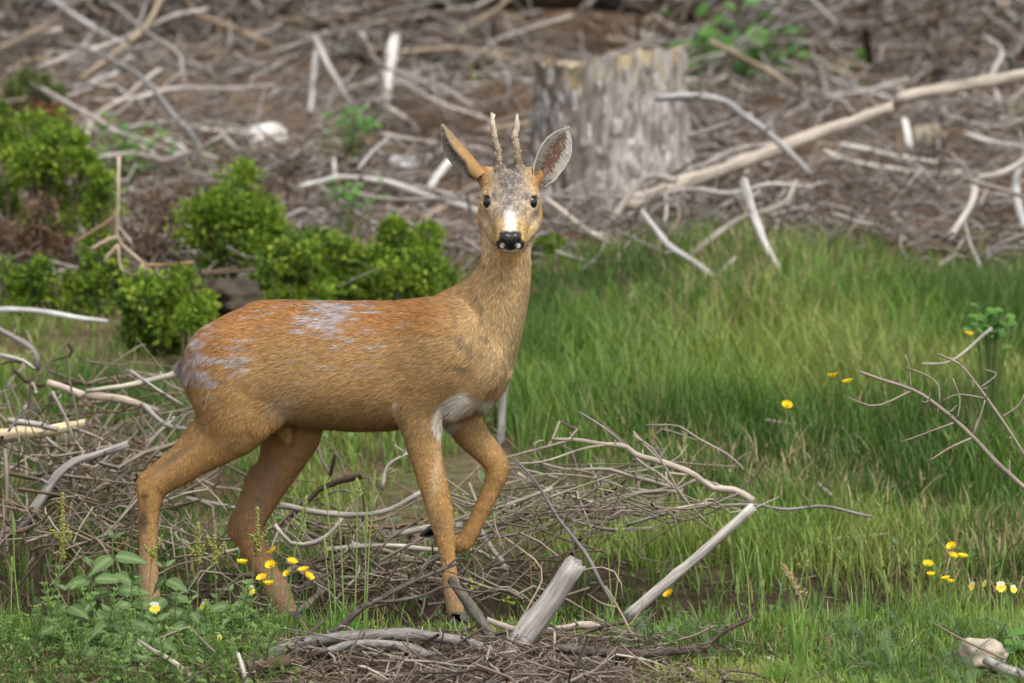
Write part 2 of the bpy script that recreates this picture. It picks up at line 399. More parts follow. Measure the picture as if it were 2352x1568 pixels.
# head: x lateral, f towards the nose, g out of the forehead
HP = math.radians(32); HM = W(1172, 468, -.15); HM[1] = -.135
HX = np.array([1.0, 0, 0]); HF = np.array([0, -math.cos(HP), -math.sin(HP)]); HG = np.array([0, -math.sin(HP), math.cos(HP)])
def LH(x, f, g): return HM + x * HX + f * HF + g * HG
ax_ = (HX, HF, HG)
fld.ell(LH(0, -.036, -.002), ax_, (.056, .062, .050), .02)
fld.limb(np.array([LH(0, -.01, -.006), LH(0, .04, -.012), LH(0, .085, -.016), LH(0, .108, -.018)]), np.array([.050, .041, .031, .0265]), .03, HX, 1.0)
for s_ in (-1, 1):
    fld.ell(LH(s_ * .037, .002, .010), ax_, (.023, .030, .022), .02)              # brow and orbit
    fld.limb(np.array([LH(s_ * .030, -.02, -.035), LH(s_ * .034, .005, -.046), LH(s_ * .022, .055, -.040), LH(s_ * .010, .10, -.034)]), np.array([.030, .027, .022, .015]), .025)
    fld.limb(np.array([LH(s_ * .030, -.02, -.050), LH(s_ * .022, -.03, -.075)]), np.array([.026, .026]), .03)
    fld.limb(np.array([LH(s_ * .034, -.055, .02), LH(s_ * .052, -.070, .024)]), np.array([.024, .019]), .02)   # ear base
    fld.limb(np.array([LH(s_ * .0185, -.048, .03), LH(s_ * .0195, -.057, .052)]), np.array([.013, .0095]), .012)  # pedicle
    fld.ell(LH(s_ * .014, .112, -.024), ax_, (.014, .016, .012), .012)              # upper lip
fld.limb(np.array([LH(0, .05, -.045), LH(0, .098, -.043)]), np.array([.020, .0135]), .02)                   # chin
EYE = {}
for s_ in (-1, 1):
    c = W(1172 + s_ * 50, 467.5, 0); EYE[s_] = LH(s_ * .0455, .010, .012); EYE[s_][0] = c[0] * (1 - .008) - s_ * .003
    EYE[s_][2] = HM[2] + .0035
    fld.ell(EYE[s_] + np.array([s_ * .005, -.010, 0]), ax_, (.0125, .0125, .0115), .004, cut=True)

bv, bq = surface_nets(fld.F, fld.lo, fld.h)
# relax, keep largest set of quads
def relax(v, q, it):
    e = np.concatenate([q[:, [0, 1]], q[:, [1, 2]], q[:, [2, 3]], q[:, [3, 0]]])
    deg = np.bincount(e.ravel(), minlength=len(v))[:, None]
    for i in range(it):
        acc = np.zeros_like(v)
        for a in range(3): acc[:, a] = np.bincount(e[:, 0], v[e[:, 1], a], len(v)) + np.bincount(e[:, 1], v[e[:, 0], a], len(v))
        v = v + (.5 if i % 2 == 0 else -.52) * (acc / np.maximum(deg, 1) - v)
    return v
bv = relax(bv, bq, 4)
fn = np.cross(bv[bq[:, 2]] - bv[bq[:, 0]], bv[bq[:, 3]] - bv[bq[:, 1]])
bn = np.zeros_like(bv)
for a in range(3):
    for c in range(4): bn[:, a] += np.bincount(bq[:, c], fn[:, a], len(bv))
bn = norm(bn)

def screen(p): return (p[:, 0] - W(1176, 784, 0)[0]) / PX + 1176, (0.58 - p[:, 2]) / PX + 784
def blob(sx, sy, cx, cy, rx, ry, rot=0.0):
    c, s = math.cos(rot), math.sin(rot); a = (sx - cx) * c + (sy - cy) * s; b = -(sx - cx) * s + (sy - cy) * c
    return np.exp(-((a / rx) ** 2 + (b / ry) ** 2))
C_ruf, C_tan, C_och = np.array([.33, .150, .047]), np.array([.36, .21, .08]), np.array([.40, .26, .115])
C_cream, C_white, C_gray, C_dark = np.array([.60, .49, .33]), np.array([.78, .75, .70]), np.array([.37, .35, .36]), np.array([.05, .042, .038])

def coat(p, strand=None):
    """colour of the pelage at points p"""
    sx, sy = screen(p); n = len(p)
    uv = np.stack([(p - D0) @ UA, (p - D0) @ VA, p[:, 2]], -1)
    big = fbm(uv * 9, 3, 3); fine = vnoise(uv * np.array([60, 90, 220]), 4)
    streak = fbm(uv * np.array([30, 60, 150]), 3, 8)
    top = np.interp(sx, st[:, 0], st[:, 1])
    c = np.tile(C_tan, (n, 1))
    c = mix(c, C_ruf, (1 - smooth(20, 150, sy - top + 40 * big)) * (1 - smooth(960, 1095, sx)) * .9)
    c = mix(c, C_och, smooth(760, 1000, sx) * (sy > 760) * .6)
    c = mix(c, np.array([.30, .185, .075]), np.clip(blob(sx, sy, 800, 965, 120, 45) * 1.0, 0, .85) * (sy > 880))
    c = mix(c, np.array([.46, .30, .14]), blob(sx, sy, 700, 850, 140, 70) * .5)
    c = mix(c, C_cream, blob(sx, sy, 655, 928, 30, 26) * .6)
    # legs
    leg = smooth(985, 1060, sy); c = mix(c, np.array([.41, .235, .085]), leg)
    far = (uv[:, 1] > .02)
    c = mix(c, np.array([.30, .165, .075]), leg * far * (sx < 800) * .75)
    c = mix(c, np.array([.30, .15, .06]), blob(sx, sy, 550, 1215, 30, 40) * .6)
    c = mix(c, np.array([.25, .18, .13]), blob(sx, sy, 600, 1130, 22, 90, .5) * far * .6)
    c = mix(c, C_cream, blob(sx, sy, 1006, 1040, 10, 120, .12) * (~far) * .5 * leg)
    c = mix(c, np.array([.14, .10, .07]), blob(sx, sy, 395, 1052, 75, 8, -.66) * .75)
    c = mix(c, C_dark, np.clip(blob(sx, sy, 327, 1198, 11, 26) * 1.1, 0, .85)); c = mix(c, C_dark, blob(sx, sy, 330, 1139, 8, 7) * .9)
    c = mix(c, np.array([.30, .24, .18]), blob(sx, sy, 330, 1290, 14, 80) * .5)
    c = mix(c, np.array([.34, .24, .15]), smooth(1270, 1340, sy) * .6)
    c = mix(c, np.array([.22, .17, .13]), blob(sx, sy, 1015, 1190, 14, 20) * .5)
    # grey winter hair left in the moult
    gz = np.clip(blob(sx, sy, 770, 702, 130, 20) + .9 * blob(sx, sy, 740, 740, 80, 30) + 1.1 * blob(sx, sy, 450, 820, 30, 75, .45) + .95 * blob(sx, sy, 480, 870, 26, 60) + .95 * blob(sx, sy, 553, 815, 45, 55, .2)
                 + .5 * blob(sx, sy, 820, 790, 130, 70) + .4 * blob(sx, sy, 470, 770, 60, 22, -.6) + .35 * blob(sx, sy, 700, 860, 60, 60)+ 1.2 * blob(sx, sy, 414, 845, 22, 20), 0, 1.3)
    g = smooth(.46, .9, gz * .78 + .95 * streak + .02)
    c = mix(c, C_gray * (1 + .25 * fine[:, None]), g * .72 * (sx < 960))
    # neck
    nk = smooth(1010, 1100, sx) * (1 - smooth(800, 900, sy))
    c = mix(c, np.array([.42, .285, .135]), nk * .85)
    c = mix(c, np.array([.52, .38, .20]), nk * smooth(1150, 1215, sx - .25 * (sy - 640) * (sy > 640) * -1) * .7)
    c = mix(c, np.array([.55, .39, .20]), blob(sx, sy, 1140, 850, 40, 70) * .55)
    spk = smooth(.22, .6, vnoise(uv * np.array([70, 70, 60]), 31)) * np.clip(nk * (1 - smooth(1140, 1200, sx)) + .55 * blob(sx, sy, 1030, 800, 100, 110), 0, 1)
    c = mix(c, np.array([.13, .10, .07]), spk * .6)
    # pale breast between the forelegs
    wb = np.clip(1.25 * blob(sx, sy, 1050, 930, 52, 30, -.75) + blob(sx, sy, 1020, 975, 16, 40) + .9 * blob(sx, sy, 1125, 922, 26, 18) + .5 * blob(sx, sy, 917, 930, 8, 40), 0, 1)
    c = mix(c, np.array([.66, .61, .52]), smooth(.25, .7, wb + .2 * streak) * (sy < 1010))
    # head
    L = p - HM; x = L @ HX; f = L @ HF; g_ = L @ HG
    hd = smooth(-.115, -.06, f + g_ * .3) * (p[:, 2] > HM[2] - .12) * (np.abs(x) < .1) * (p[:, 1] < HM[1] + .09)
    hs = fbm(np.stack([x, f, g_], -1) * 260, 2, 12); ax = np.abs(x)
    h = np.tile(np.array([.44, .285, .12]), (n, 1))
    h = mix(h, np.array([.40, .195, .06]), smooth(.035, .055, ax) * smooth(-.02, -.05, f) * .9)
    fg = np.exp(-(x / (.036 - .10 * np.clip(f, 0, .1))) ** 2) * smooth(.092, .06, f) * smooth(-.075, -.05, f) * (g_ > -.01)
    h = mix(h, np.array([.22, .20, .18]), np.clip(fg * 1.15, 0, .88))
    h = mix(h, C_dark * 1.6, np.clip(fg * smooth(-.05, .55, hs + .35 * np.exp(-((f + .02) / .03) ** 2)) * 1.2, 0, .85))
    h = mix(h, np.array([.50, .43, .33]), np.exp(-((ax - .045) / .02) ** 2 - ((f - .03) / .025) ** 2) * .7)
    h = mix(h, np.array([.16, .135, .115]), np.exp(-((ax - .029) / .012) ** 2 - ((f - .05) / .03) ** 2) * .75 * smooth(-.25, .35, hs)); h = mix(h, np.array([.20, .17, .14]), .4 * smooth(.1, .5, fbm(np.stack([x, f, g_], -1) * 90, 2, 15)) * smooth(-.03, .02, f))
    h = mix(h, np.array([.52, .36, .18]), smooth(.02, .06, f) * smooth(.03, .045, ax) * .6)
    h = mix(h, C_white * .78, np.clip(smooth(.045, .085, f - ax * .5 + .006 * hs) * smooth(.019, .006, ax + .004 * hs), 0, .82) * (g_ > -.012))
    el = [np.linalg.norm(p - EYE[s_] - np.array([s_ * .0016, -.0085, 0]), axis=1) for s_ in (-1, 1)]; el = np.minimum(*el)
    h = mix(h, C_dark, smooth(.0165, .0130, el)); 
    h = mix(h, np.array([.10, .08, .07]), np.exp(-((ax - .0335) / .005) ** 2 - ((f - .022) / .008) ** 2) * .85)
    nz_ = smooth(.106, .114, f + .35 * (ax - .02)) ; h = mix(h, C_dark * .6, nz_ * (g_ < .02) * smooth(.0255, .0215, ax - .011 * smooth(HM[2] - .070, HM[2] - .085, p[:, 2])))
    sp = np.exp(-((ax - .0165) / .0062) ** 2 - ((p[:, 2] - (HM[2] - .0860)) / .0055) ** 2) * (f > .085)
    h = mix(h, C_white, smooth(.3, .6, sp))
    ch = smooth(HM[2] - .0915, HM[2] - .095, p[:, 2]) * (f > .06) * (p[:, 1] < HM[1] - .055) * smooth(.026, .020, ax); h = mix(h, C_white * .95, ch)
    h = h * (1 + .34 * vnoise(np.stack([x * 330, f * 190, g_ * 330], -1), 33) + .16 * vnoise(np.stack([x, f, g_], -1) * 120, 34))[:, None]
    c = mix(c, h, hd)
    c = c * (1 + .10 * big + .15 * fine + .10 * vnoise(uv * np.array([120, 160, 330]), 35))[:, None]
    if strand is not None: c = c * strand[:, None]
    return np.clip(c, .01, .9)

deer = empty('roe_deer', (D0[0], D0[1], -.04))
tag(deer, 'red-brown roe deer buck walking with one foreleg raised, facing the viewer', 'deer')
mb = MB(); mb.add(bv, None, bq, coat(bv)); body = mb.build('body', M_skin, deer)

# fur: short strands laid along the coat
def comb(p):
    sx, sy = screen(p); d = np.tile(-UA + np.array([0, 0, -.35]), (len(p), 1))
    leg = smooth(900, 1010, sy)[:, None]; d = d * (1 - leg) + leg * np.array([-.25, 0, -1.0])
    hip = blob(sx, sy, 450, 880, 70, 120)[:, None]; d = d * (1 - hip) + hip * np.array([-.5, 0, -.9])
    nk = (smooth(1020, 1110, sx) * (1 - smooth(760, 860, sy)))[:, None]; d = d * (1 - nk) + nk * np.array([-.25, .1, -1.0])
    L = p - HM; f = L @ HF
    hd = (smooth(-.10, -.06, f) * (p[:, 2] > HM[2] - .10))[:, None] * (p[:, 1] < HM[1] + .08)[:, None]
    x = (L @ HX)[:, None]
    return norm(d * (1 - hd) + hd * (-HF + x * 9 * HX))
def make_fur(N, seed):
    r = np.random.default_rng(seed)
    ar = np.linalg.norm(fn, axis=1); cen = bv[bq].mean(1); sx, sy = screen(cen)
    L = cen - HM; headq = (L @ HF > -.1) & (cen[:, 2] > HM[2] - .12)
    w = ar * np.where(headq, 3.2, 1.0) * np.where(sy > 1010, 1.5, 1) * np.where((bn[bq[:, 0]][:, 1] > .45), .35, 1)
    fi = r.choice(len(bq), N, p=w / w.sum()); a = r.random((N, 1)); b = r.random((N, 1)); Q = bv[bq[fi]]
    p = Q[:, 0] * (1 - a) * (1 - b) + Q[:, 1] * a * (1 - b) + Q[:, 2] * a * b + Q[:, 3] * (1 - a) * b
    nrm = norm(bn[bq[fi]].mean(1)); sx, sy = screen(p)
    ln = np.full(N, .0145); ln = np.where(sy > 985, .0085, ln); L = p - HM; f = L @ HF
    hd = (f > -.09) & (p[:, 2] > HM[2] - .115); ln = np.where(hd & (p[:, 2] > HM[2] - .075), .0072, ln); ln = np.where(hd & (f > .03), .0036, ln); ln = np.where((f > .03) & (p[:, 2] > HM[2] - .16) & (p[:, 1] < HM[1] - .045), .0036, ln)
    ln = ln * np.where(blob(sx, sy, 1050, 935, 55, 40) > .4, 1.7, 1) * np.where(blob(sx, sy, 425, 845, 22, 25) > .4, 1.9, 1)
    near_eye = np.minimum(*[np.linalg.norm(p - EYE[s_], axis=1) for s_ in (-1, 1)]) < .0155
    nose = (f > .097) & (np.abs(L @ HX) < .026) & (p[:, 2] > HM[2] - .092)
    keep = ~(near_eye | nose) & (sy < 1398); p, nrm, ln, hd = p[keep], nrm[keep], ln[keep], hd[keep]; N = len(p)
    ln = ln * r.uniform(.6, 1.25, N)
    d = comb(p) + fbm(p * 30, 2, 6)[:, None] * .35 * np.cross(nrm, comb(p)) + r.normal(0, .16, (N, 3))
    d = norm(d - nrm * np.sum(d * nrm, 1, keepdims=True)); side = norm(np.cross(d, nrm))
    lift = r.uniform(.10, .34, (N, 1)); wd = np.where(hd, .00055, .0008)[:, None] * r.uniform(.7, 1.3, (N, 1)); l = ln[:, None]
    root = p - nrm * .0006; mid = root + l * .55 * (d + nrm * lift); tip = root + l * (d + nrm * lift * .9 + np.array([0, 0, -.06]))
    v = np.stack([root - side * wd, root + side * wd, mid + side * wd * .8, mid - side * wd * .8, tip], 1).reshape(-1, 3)
    o = np.arange(N)[:, None] * 5; q = o + np.array([[0, 1, 2, 3]]); t = o + np.array([[3, 2, 4]])
    s_ = np.where(hd, r.uniform(.55, 1.45, N), r.uniform(.72, 1.25, N)); c0 = coat(p, s_)
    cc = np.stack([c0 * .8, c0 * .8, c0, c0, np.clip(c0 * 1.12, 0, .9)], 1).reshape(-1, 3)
    nn = norm(np.repeat(norm(nrm + r.normal(0, .10, (N, 3)) - .12 * d), 5, 0))
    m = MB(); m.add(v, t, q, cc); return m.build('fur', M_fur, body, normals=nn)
make_fur(230000, 11)

# eyes
for s_ in (-1, 1):
    m = MB(); a = np.linspace(0, np.pi, 15)[:, None]; b = np.linspace(0, 2 * np.pi, 24, endpoint=False)[None]
    v = np.stack([np.sin(a) * np.cos(b), np.sin(a) * np.sin(b), np.cos(a) + 0 * b], -1).reshape(-1, 3) * np.array([.0122, .0120, .0130])
    i = np.arange(14)[:, None] * 24; j = np.arange(24)[None]; k = (j + 1) % 24
    m.add(v + EYE[s_] + np.array([s_ * .0016, -.0085, 0]), None, np.stack([i + j, i + 24 + j, i + 24 + k, i + k], -1).reshape(-1, 4), (.012, .009, .008))
    m.build('eye', M_eye, deer)

# nose pad with nostrils
m = MB(); nf = Field(LH(0, .11, -.02) - .05, LH(0, .11, -.02) + .05, .0016)
NC = LH(0, .1255, -.0120); nax = (HX, norm(HF + .25 * HG), norm(HG - .25 * HF))
nf.ell(NC, nax, (.0185, .012, .0165), .004)
for s_ in (-1, 1):
    nf.ell(NC + s_ * .0105 * HX - .004 * HF + .007 * HG, nax, (.0120, .0105, .0120), .008)
    nf.ell(NC + s_ * .0140 * HX + .009 * HF - .001 * HG, (norm(HX + s_ * .6 * HG), HF, norm(HG - s_ * .6 * HX)), (.0075, .009, .0034), .003, cut=True)
nf.ell(NC - .012 * HG - .002 * HF, nax, (.012, .010, .010), .008)
nf.ell(NC + .013 * HF - .010 * HG, nax, (.0008, .006, .012), .0025, cut=True)
nv, nq = surface_nets(nf.F, nf.lo, nf.h); nv = relax(nv, nq, 4)
m.add(nv, None, nq, (.014, .013, .016)); m.build('nose', M_nose, deer)

# antlers: two upright spikes, pearled low down
def antler(px_, seed, fork):
    r = np.random.default_rng(seed); Yb = HM[1] + .02
    pts = np.array([W(a, b, Yb + .012 * i) for i, (a, b) in enumerate(px_)])
    p, rr = catmull(pts, 34, np.array([9.6, 8.2, 6.9, 6.2, 5.2, 2.6])[:, None] * PX)
    m = MB(); tube(m, p, rr[:, 0], 14, mix(np.array([.12, .085, .052]), np.array([.40, .335, .235]), np.clip(np.linspace(-.2, 1.2, 34) + .15 * np.sin(np.arange(34)), 0, 1)), .34, seed)
    for i in range(40):
        k = int(r.uniform(1, 20)); a = r.uniform(0, 6.28); o = np.array([math.cos(a), math.sin(a), r.uniform(-.1, .7)])
        tube(m, [p[k], p[k] + o * rr[k, 0] * .9, p[k] + o * (rr[k, 0] + r.uniform(.001, .004))], [.0022, .0019, .0006], 5, (.42, .32, .2))
    if fork: tube(m, [p[-6], p[-4] + [.004, 0, .006], p[-1] + [.006, 0, -.004]], [.004, .0034, .0012], 7, (.6, .5, .36))
    m.build('antler', M_horn, deer)
antler([(1149, 398), (1147, 361), (1140, 328), (1133, 293), (1131, 275), (1129, 259)], 3, True)
antler([(1192, 396), (1189, 352), (1183, 312), (1188, 294), (1187, 278), (1188, 263)], 4, False)

# ears: cupped leaves with hair inside
def ear(base, tip, face, width, seed, roll=1.15, dp=.75):
    r = np.random.default_rng(seed); base, tip = np.asarray(base), np.asarray(tip)
    ax = tip - base; Ln = np.linalg.norm(ax); ax = ax / Ln; face = norm(face - ax * np.dot(face, ax)); sd_ = np.cross(ax, face)
    ns, na = 26, 21; s = np.linspace(0, 1, ns)[:, None]; t = np.linspace(-1, 1, na)[None]
    w = width * np.interp(s, [0, .08, .2, .4, .55, .7, .85, .95, 1], [.34, .46, .72, .98, 1.0, .88, .56, .24, .03])
    ph = t * (roll * (1 + .9 * np.exp(-(s / .18) ** 2))) ; R = w / np.sin(np.minimum(roll, 1.35))
    def pt(off):
        return base + ax * (Ln * s)[..., None] + sd_ * ((R + off) * np.sin(ph))[..., None] + face * ((R) * dp - (R + off) * np.cos(ph) * dp + .012 * s ** 2 * Ln)[..., None]
    inn, out = pt(0.0), pt(.0035); m = MB()
    i = np.arange(ns - 1)[:, None] * na; j = np.arange(na - 1)[None]; q = np.stack([i + j, i + j + 1, i + na + j + 1, i + na + j], -1).reshape(-1, 4)
    sr = np.repeat(s[:, 0], na); tr = np.tile(t[0], ns)
    ci = mix(np.array([.11, .06, .04]), np.array([.42, .39, .33]), np.clip(smooth(.45, .95, np.abs(tr)) + smooth(.75, 1.0, sr) * .8 + smooth(.25, .05, sr) * .6, 0, 1))
    co = mix(np.array([.36, .215, .09]), np.array([.26, .20, .12]), smooth(.3, 1, sr)); co = mix(co, C_dark * 2, smooth(.86, 1, np.abs(tr)) * .75)
    m.add(inn.reshape(-1, 3), None, q, ci).add(out.reshape(-1, 3), None, q[:, ::-1], co)
    nA = ns * na; rim = [(k_ * na, (k_ + 1) * na) for k_ in range(ns - 1)]
    qq = [(a_, b_, b_ + nA, a_ + nA) for a_, b_ in rim] + [(b_ + na - 1, a_ + na - 1, a_ + na - 1 + nA, b_ + na - 1 + nA) for a_, b_ in rim]
    m.q.append(np.array(qq)); e = m.build('ear', M_skin, deer)
    # hair
    vs, qs, ts, cs, nn = [], [], [], [], []; N = 5200; k0 = 0
    si = r.uniform(.02, .985, N); ti = r.uniform(-1, 1, N) ; side_in = r.random(N) < .5
    ii = np.clip((si * (ns - 1)).astype(int), 0, ns - 2); jj = np.clip(((ti + 1) / 2 * (na - 1)).astype(int), 0, na - 2)
    fa = (si * (ns - 1) - ii)[:, None]; fb = ((ti + 1) / 2 * (na - 1) - jj)[:, None]
    def samp(A): return A[ii, jj] * (1 - fa) * (1 - fb) + A[ii + 1, jj] * fa * (1 - fb) + A[ii, jj + 1] * (1 - fa) * fb + A[ii + 1, jj + 1] * fa * fb
    pi, po = samp(inn), samp(out); no = norm(po - pi + 1e-9)
    p = np.where(side_in[:, None], pi, po); nr = np.where(side_in[:, None], -no, no)
    across = sd_[None] * -np.sign(ti)[:, None]
    edge = np.abs(ti) > .62
    d = np.where((side_in & edge)[:, None], across * .8 + ax * .45 + nr * .5, ax + nr * .22 + r.normal(0, .2, (N, 3)))
    rimout = np.abs(ti) > .93; d = np.where(rimout[:, None], d * .7 - across * .35, d); d = norm(d + r.normal(0, .15, (N, 3)))
    ln = np.where(side_in, np.where(edge, .015, .009), .006) * r.uniform(.5, 1.2, N); ln = np.where(rimout, ln * .45, ln); sdv = norm(np.cross(d, nr)); wd = .0006
    cin = mix(np.array([.13, .07, .045]), np.array([.56, .53, .46]), np.clip(smooth(.45, .85, np.abs(ti)) + smooth(.8, 1, si) * .5 + (r.random(N) < .13) * .6, 0, 1))
    cou = mix(np.array([.38, .23, .10]), np.array([.30, .235, .15]), smooth(.3, 1, si)); cou = mix(cou, C_dark * 2.2, smooth(.85, .97, np.abs(ti)) * .7)
    c = np.where(side_in[:, None], cin, cou) * r.uniform(.75, 1.25, (N, 1))
    l = ln[:, None]; v = np.stack([p - sdv * wd, p + sdv * wd, p + d * l * .6 + sdv * wd * .7, p + d * l * .6 - sdv * wd * .7, p + d * l + [0, 0, -.0006]], 1)
    o = np.arange(N)[:, None] * 5; hm = MB(); hm.add(v.reshape(-1, 3), o + np.array([[3, 2, 4]]), o + np.array([[0, 1, 2, 3]]), np.repeat(c, 5, 0))
    hm.build('ear_fur', M_fur, e, normals=norm(np.repeat(nr + r.normal(0, .1, (N, 3)), 5, 0)))
ear(W(1234, 422, -.10), W(1303, 293, -.075), np.array([.18, -1, -.05]), .0335, 5, 1.0)
ear(W(1112, 398, -.10), W(1018, 287, -.085), np.array([-.70, -.36, -.56]), .030, 6, 1.45, 1.1)

# hooves
def hoof(c, fwd, up, s=1.0):
    fwd = norm(fwd); up = norm(up); lat = norm(np.cross(up, fwd))
    m = MB()
    for sg in (-1, 1):
        prof = np.array([[-.6, 0], [1.0, 0], [1.05, .12], [.45, .85], [-.35, .95], [-.65, .5]]) * .026 * s
        rows = []
        for k_, (wd, sh) in enumerate([(.0, .8), (.35, 1.0), (.75, .97), (1.0, .75)]):
            rows.append(c + lat * sg * (.0015 + .011 * wd * s) + (prof * sh) @ np.array([fwd, up]))
        v = np.concatenate(rows); n6 = 6; q = [(k_ * n6 + a, k_ * n6 + (a + 1) % n6, (k_ + 1) * n6 + (a + 1) % n6, (k_ + 1) * n6 + a) for k_ in range(3) for a in range(n6)]
        q += [(0, 1, 2, 3), (0, 3, 4, 5), (18, 21, 20, 19), (18, 23, 22, 21)]
        m.add(v, None, q, (.045, .04, .038))
    m.build('hoof', M_hoof, deer)
hoof(SP(356, 1429, -.062), UA, np.array([0, 0, 1.]), 1.1); hoof(SP(670, 1429, .066), UA, np.array([0, 0, 1.]), 1.1)
hoof(SP(1052, 1429, -.064), UA, np.array([0, 0, 1.]), 1.05)
hoof(SP(996, 1236, .056), norm(np.array([-1.0, .1, .15])), norm(np.array([.15, 0, 1.0])), 1.15)
# ================================================================ dead wood
PALE, WHITE, GREY, TAN = (.37, .335, .29), (.48, .455, .415), (.24, .215, .195), (.32, .25, .175)
DARK, RUST, SPLIT, BLUE = (.10, .082, .068), (.17, .095, .055), (.60, .50, .32), (.26, .255, .26)
_gy = {}
def wpts(px_, k=.3, dY=0.0, lift=None, base=None):
    """photo pixels of a stick -> points: each stick rests on the ground at its lowest pixel and lies k of the way up the slope"""
    low = max(px_, key=lambda q: q[1]); b = G(*low); Yb = (b[1] if base is None else base) + dY
    out = []
    for q in px_:
        g = G(*q[:2]); Y = Yb + k * (g[1] - b[1]) if base is None else Yb + k * (g[1] - b[1]) * .3
        out.append(W(q[0], q[1], Y))
    return np.array(out)
_sid = [0]
def stick_mesh(mb, pts, w0, w1, col, seed, rough=.28, jag=.8, sides=9, kn=True):
    L = np.linalg.norm(np.diff(pts, axis=0), axis=1).sum(); n = int(np.clip(L / .022, 7, 60))
    p, r = catmull(pts, n, np.linspace(w0, w1, len(pts))[:, None]); r = r[:, 0]
    q = np.stack([np.linspace(0, L * 14, n), np.full(n, seed * 1.7), np.zeros(n)], -1)
    p = p + np.stack([vnoise(q, 1), vnoise(q, 2), vnoise(q, 3)], -1) * min(.10 * r.mean() + .0012, .006)
    r = r * (1 + .14 * vnoise(q * 1.7, 4))
    c = np.array(col) * (1 + .16 * vnoise(q * .8, 6))[:, None]
    tube(mb, p, r, sides, c, rough, seed, True, 1.0, jag)
    return p, r
def stick(name, label, px_, w0, w1, col, k=.3, mat=None, twigs=(), dY=0.0, base=None, group=None, stubs=0, cat='branch', sl=1.0):
    """one fallen stick; w0, w1 = thickness in photo pixels at its ends; twigs = (photo pixels, w0, w1) side shoots"""
    _sid[0] += 1; s = _sid[0]; P_ = wpts(px_, k, dY, base=base); dist = P_[:, 1].mean() + 18
    sc = dist / FPX * .5; mb = MB()
    p, r = stick_mesh(mb, P_, w0 * sc, w1 * sc, col, s)
    rr = np.random.default_rng(s * 7 + 1)
    for i in range(stubs):
        j = rr.integers(1, len(p) - 1); d = norm(rr.normal(0, 1, 3) + np.array([0, -.3, .5])); l = min(rr.uniform(.008, .035) * (.6 + r[j] / .012), .05) * sl
        tube(mb, [p[j], p[j] + d * l * .5, p[j] + d * l + [0, 0, .2 * l]], [r[j] * .5, r[j] * .32, r[j] * .2], 6, np.array(col) * .9, .2, s + i)
    o = mb.build(name, mat or M_wood, None, p[0])
    tag(o, label, cat, group)
    for tw in twigs:
        tp, a, b = tw[:3]; m2 = MB(); s2 = _sid[0] = _sid[0] + 1
        Pt = wpts(tp, k, dY, base=base); Pt = Pt + (P_[np.argmin(np.linalg.norm(P_ - Pt[0], axis=1))] - Pt[0]) * np.array([0, 1, 0])
        j = np.argmin(np.linalg.norm(p - Pt[0], axis=1)); Pt[:, 1] += p[j, 1] - Pt[0, 1]; Pt[0] = Pt[0] * .3 + p[j] * .7
        stick_mesh(m2, Pt, a * sc, b * sc, tw[3] if len(tw) > 3 else col, s2, sides=7); m2.build('side_twig', mat or M_wood, o)
    return o

# --- foreground, at the photographer's side of the deer
stick('weathered_log', 'thick pale weathered log with broken tip propped up out of the brash', [(1088, 1625), (1150, 1535), (1205, 1465), (1262, 1388), (1322, 1300)], 74, 48, (.37, .345, .315), .0, base=-.62, stubs=0, cat='log')
stick('arched_branch', 'thick grey arched branch lying over the dark twig heap', [(1165, 1510), (1080, 1482), (1000, 1463), (900, 1456), (820, 1461), (740, 1470), (650, 1492), (585, 1525)], 26, 34, (.20, .185, .17), .0, M_bark, base=-.66, stubs=5, sl=.5)
stick('arched_branch', 'thinner grey arched branch lying just below the thick arched one', [(1062, 1535), (1000, 1512), (940, 1491), (870, 1480), (800, 1482), (735, 1500)], 24, 18, (.22, .205, .19), .0, M_bark, base=-.72, stubs=5, sl=.5)
stick('stub_branch', 'dark scaly stub of a branch standing in front of the deer\'s forefoot', [(1158, 1508), (1120, 1450), (1080, 1392), (1035, 1330)], 30, 22, (.13, .11, .09), .0, M_bark, base=-.55, stubs=26, sl=.3)
stick('spruce_twig', 'dark knobbly spruce twig reaching up across the deer\'s forefoot', [(700, 1490), (758, 1460), (824, 1401), (876, 1375), (942, 1338), (997, 1314), (1053, 1294)], 17, 7, DARK, .0, M_bark, base=-.58, stubs=110, sl=.38,
      twigs=[([(955, 1333), (976, 1305), (990, 1288), (1016, 1278), (1024, 1290)], 8, 4), ([(850, 1382), (924, 1379), (979, 1366), (1027, 1346), (1085, 1360), (1145, 1357)], 9, 4), ([(824, 1401), (812, 1420), (790, 1452)], 7, 3),
             ([(1030, 1302), (1045, 1285), (1066, 1282), (1074, 1292)], 6, 3), ([(880, 1374), (884, 1362), (908, 1350), (945, 1328)], 6, 3), ([(1000, 1314), (1030, 1312), (1058, 1322)], 5, 2.5)])
stick('bare_twig', 'dark bare twig with curled shoots standing beside the buttercups', [(675, 1478), (680, 1418), (686, 1385), (695, 1355), (720, 1332), (777, 1312)], 6, 3, DARK, .0, M_twig, base=-.52, stubs=4,
      twigs=[([(680, 1418), (655, 1395), (633, 1382), (623, 1352)], 4, 2), ([(695, 1355), (705, 1335), (760, 1322)], 3, 2), ([(690, 1370), (675, 1352), (698, 1342)], 3, 1.5)])
stick('bare_twig', 'dark forked twig rising from the heap below the curled twig', [(732, 1476), (727, 1418), (715, 1395), (700, 1372)], 5, 3, DARK, .0, M_twig, base=-.5, stubs=3, twigs=[([(727, 1425), (745, 1395), (760, 1370)], 4, 2)])
stick('peeled_stick', 'thin peeled pale stick slanting down to a dark log below the nettles', [(317, 1470), (350, 1492), (393, 1515), (428, 1545), (455, 1562)], 7, 20, (.46, .40, .33), .0, base=-.84)
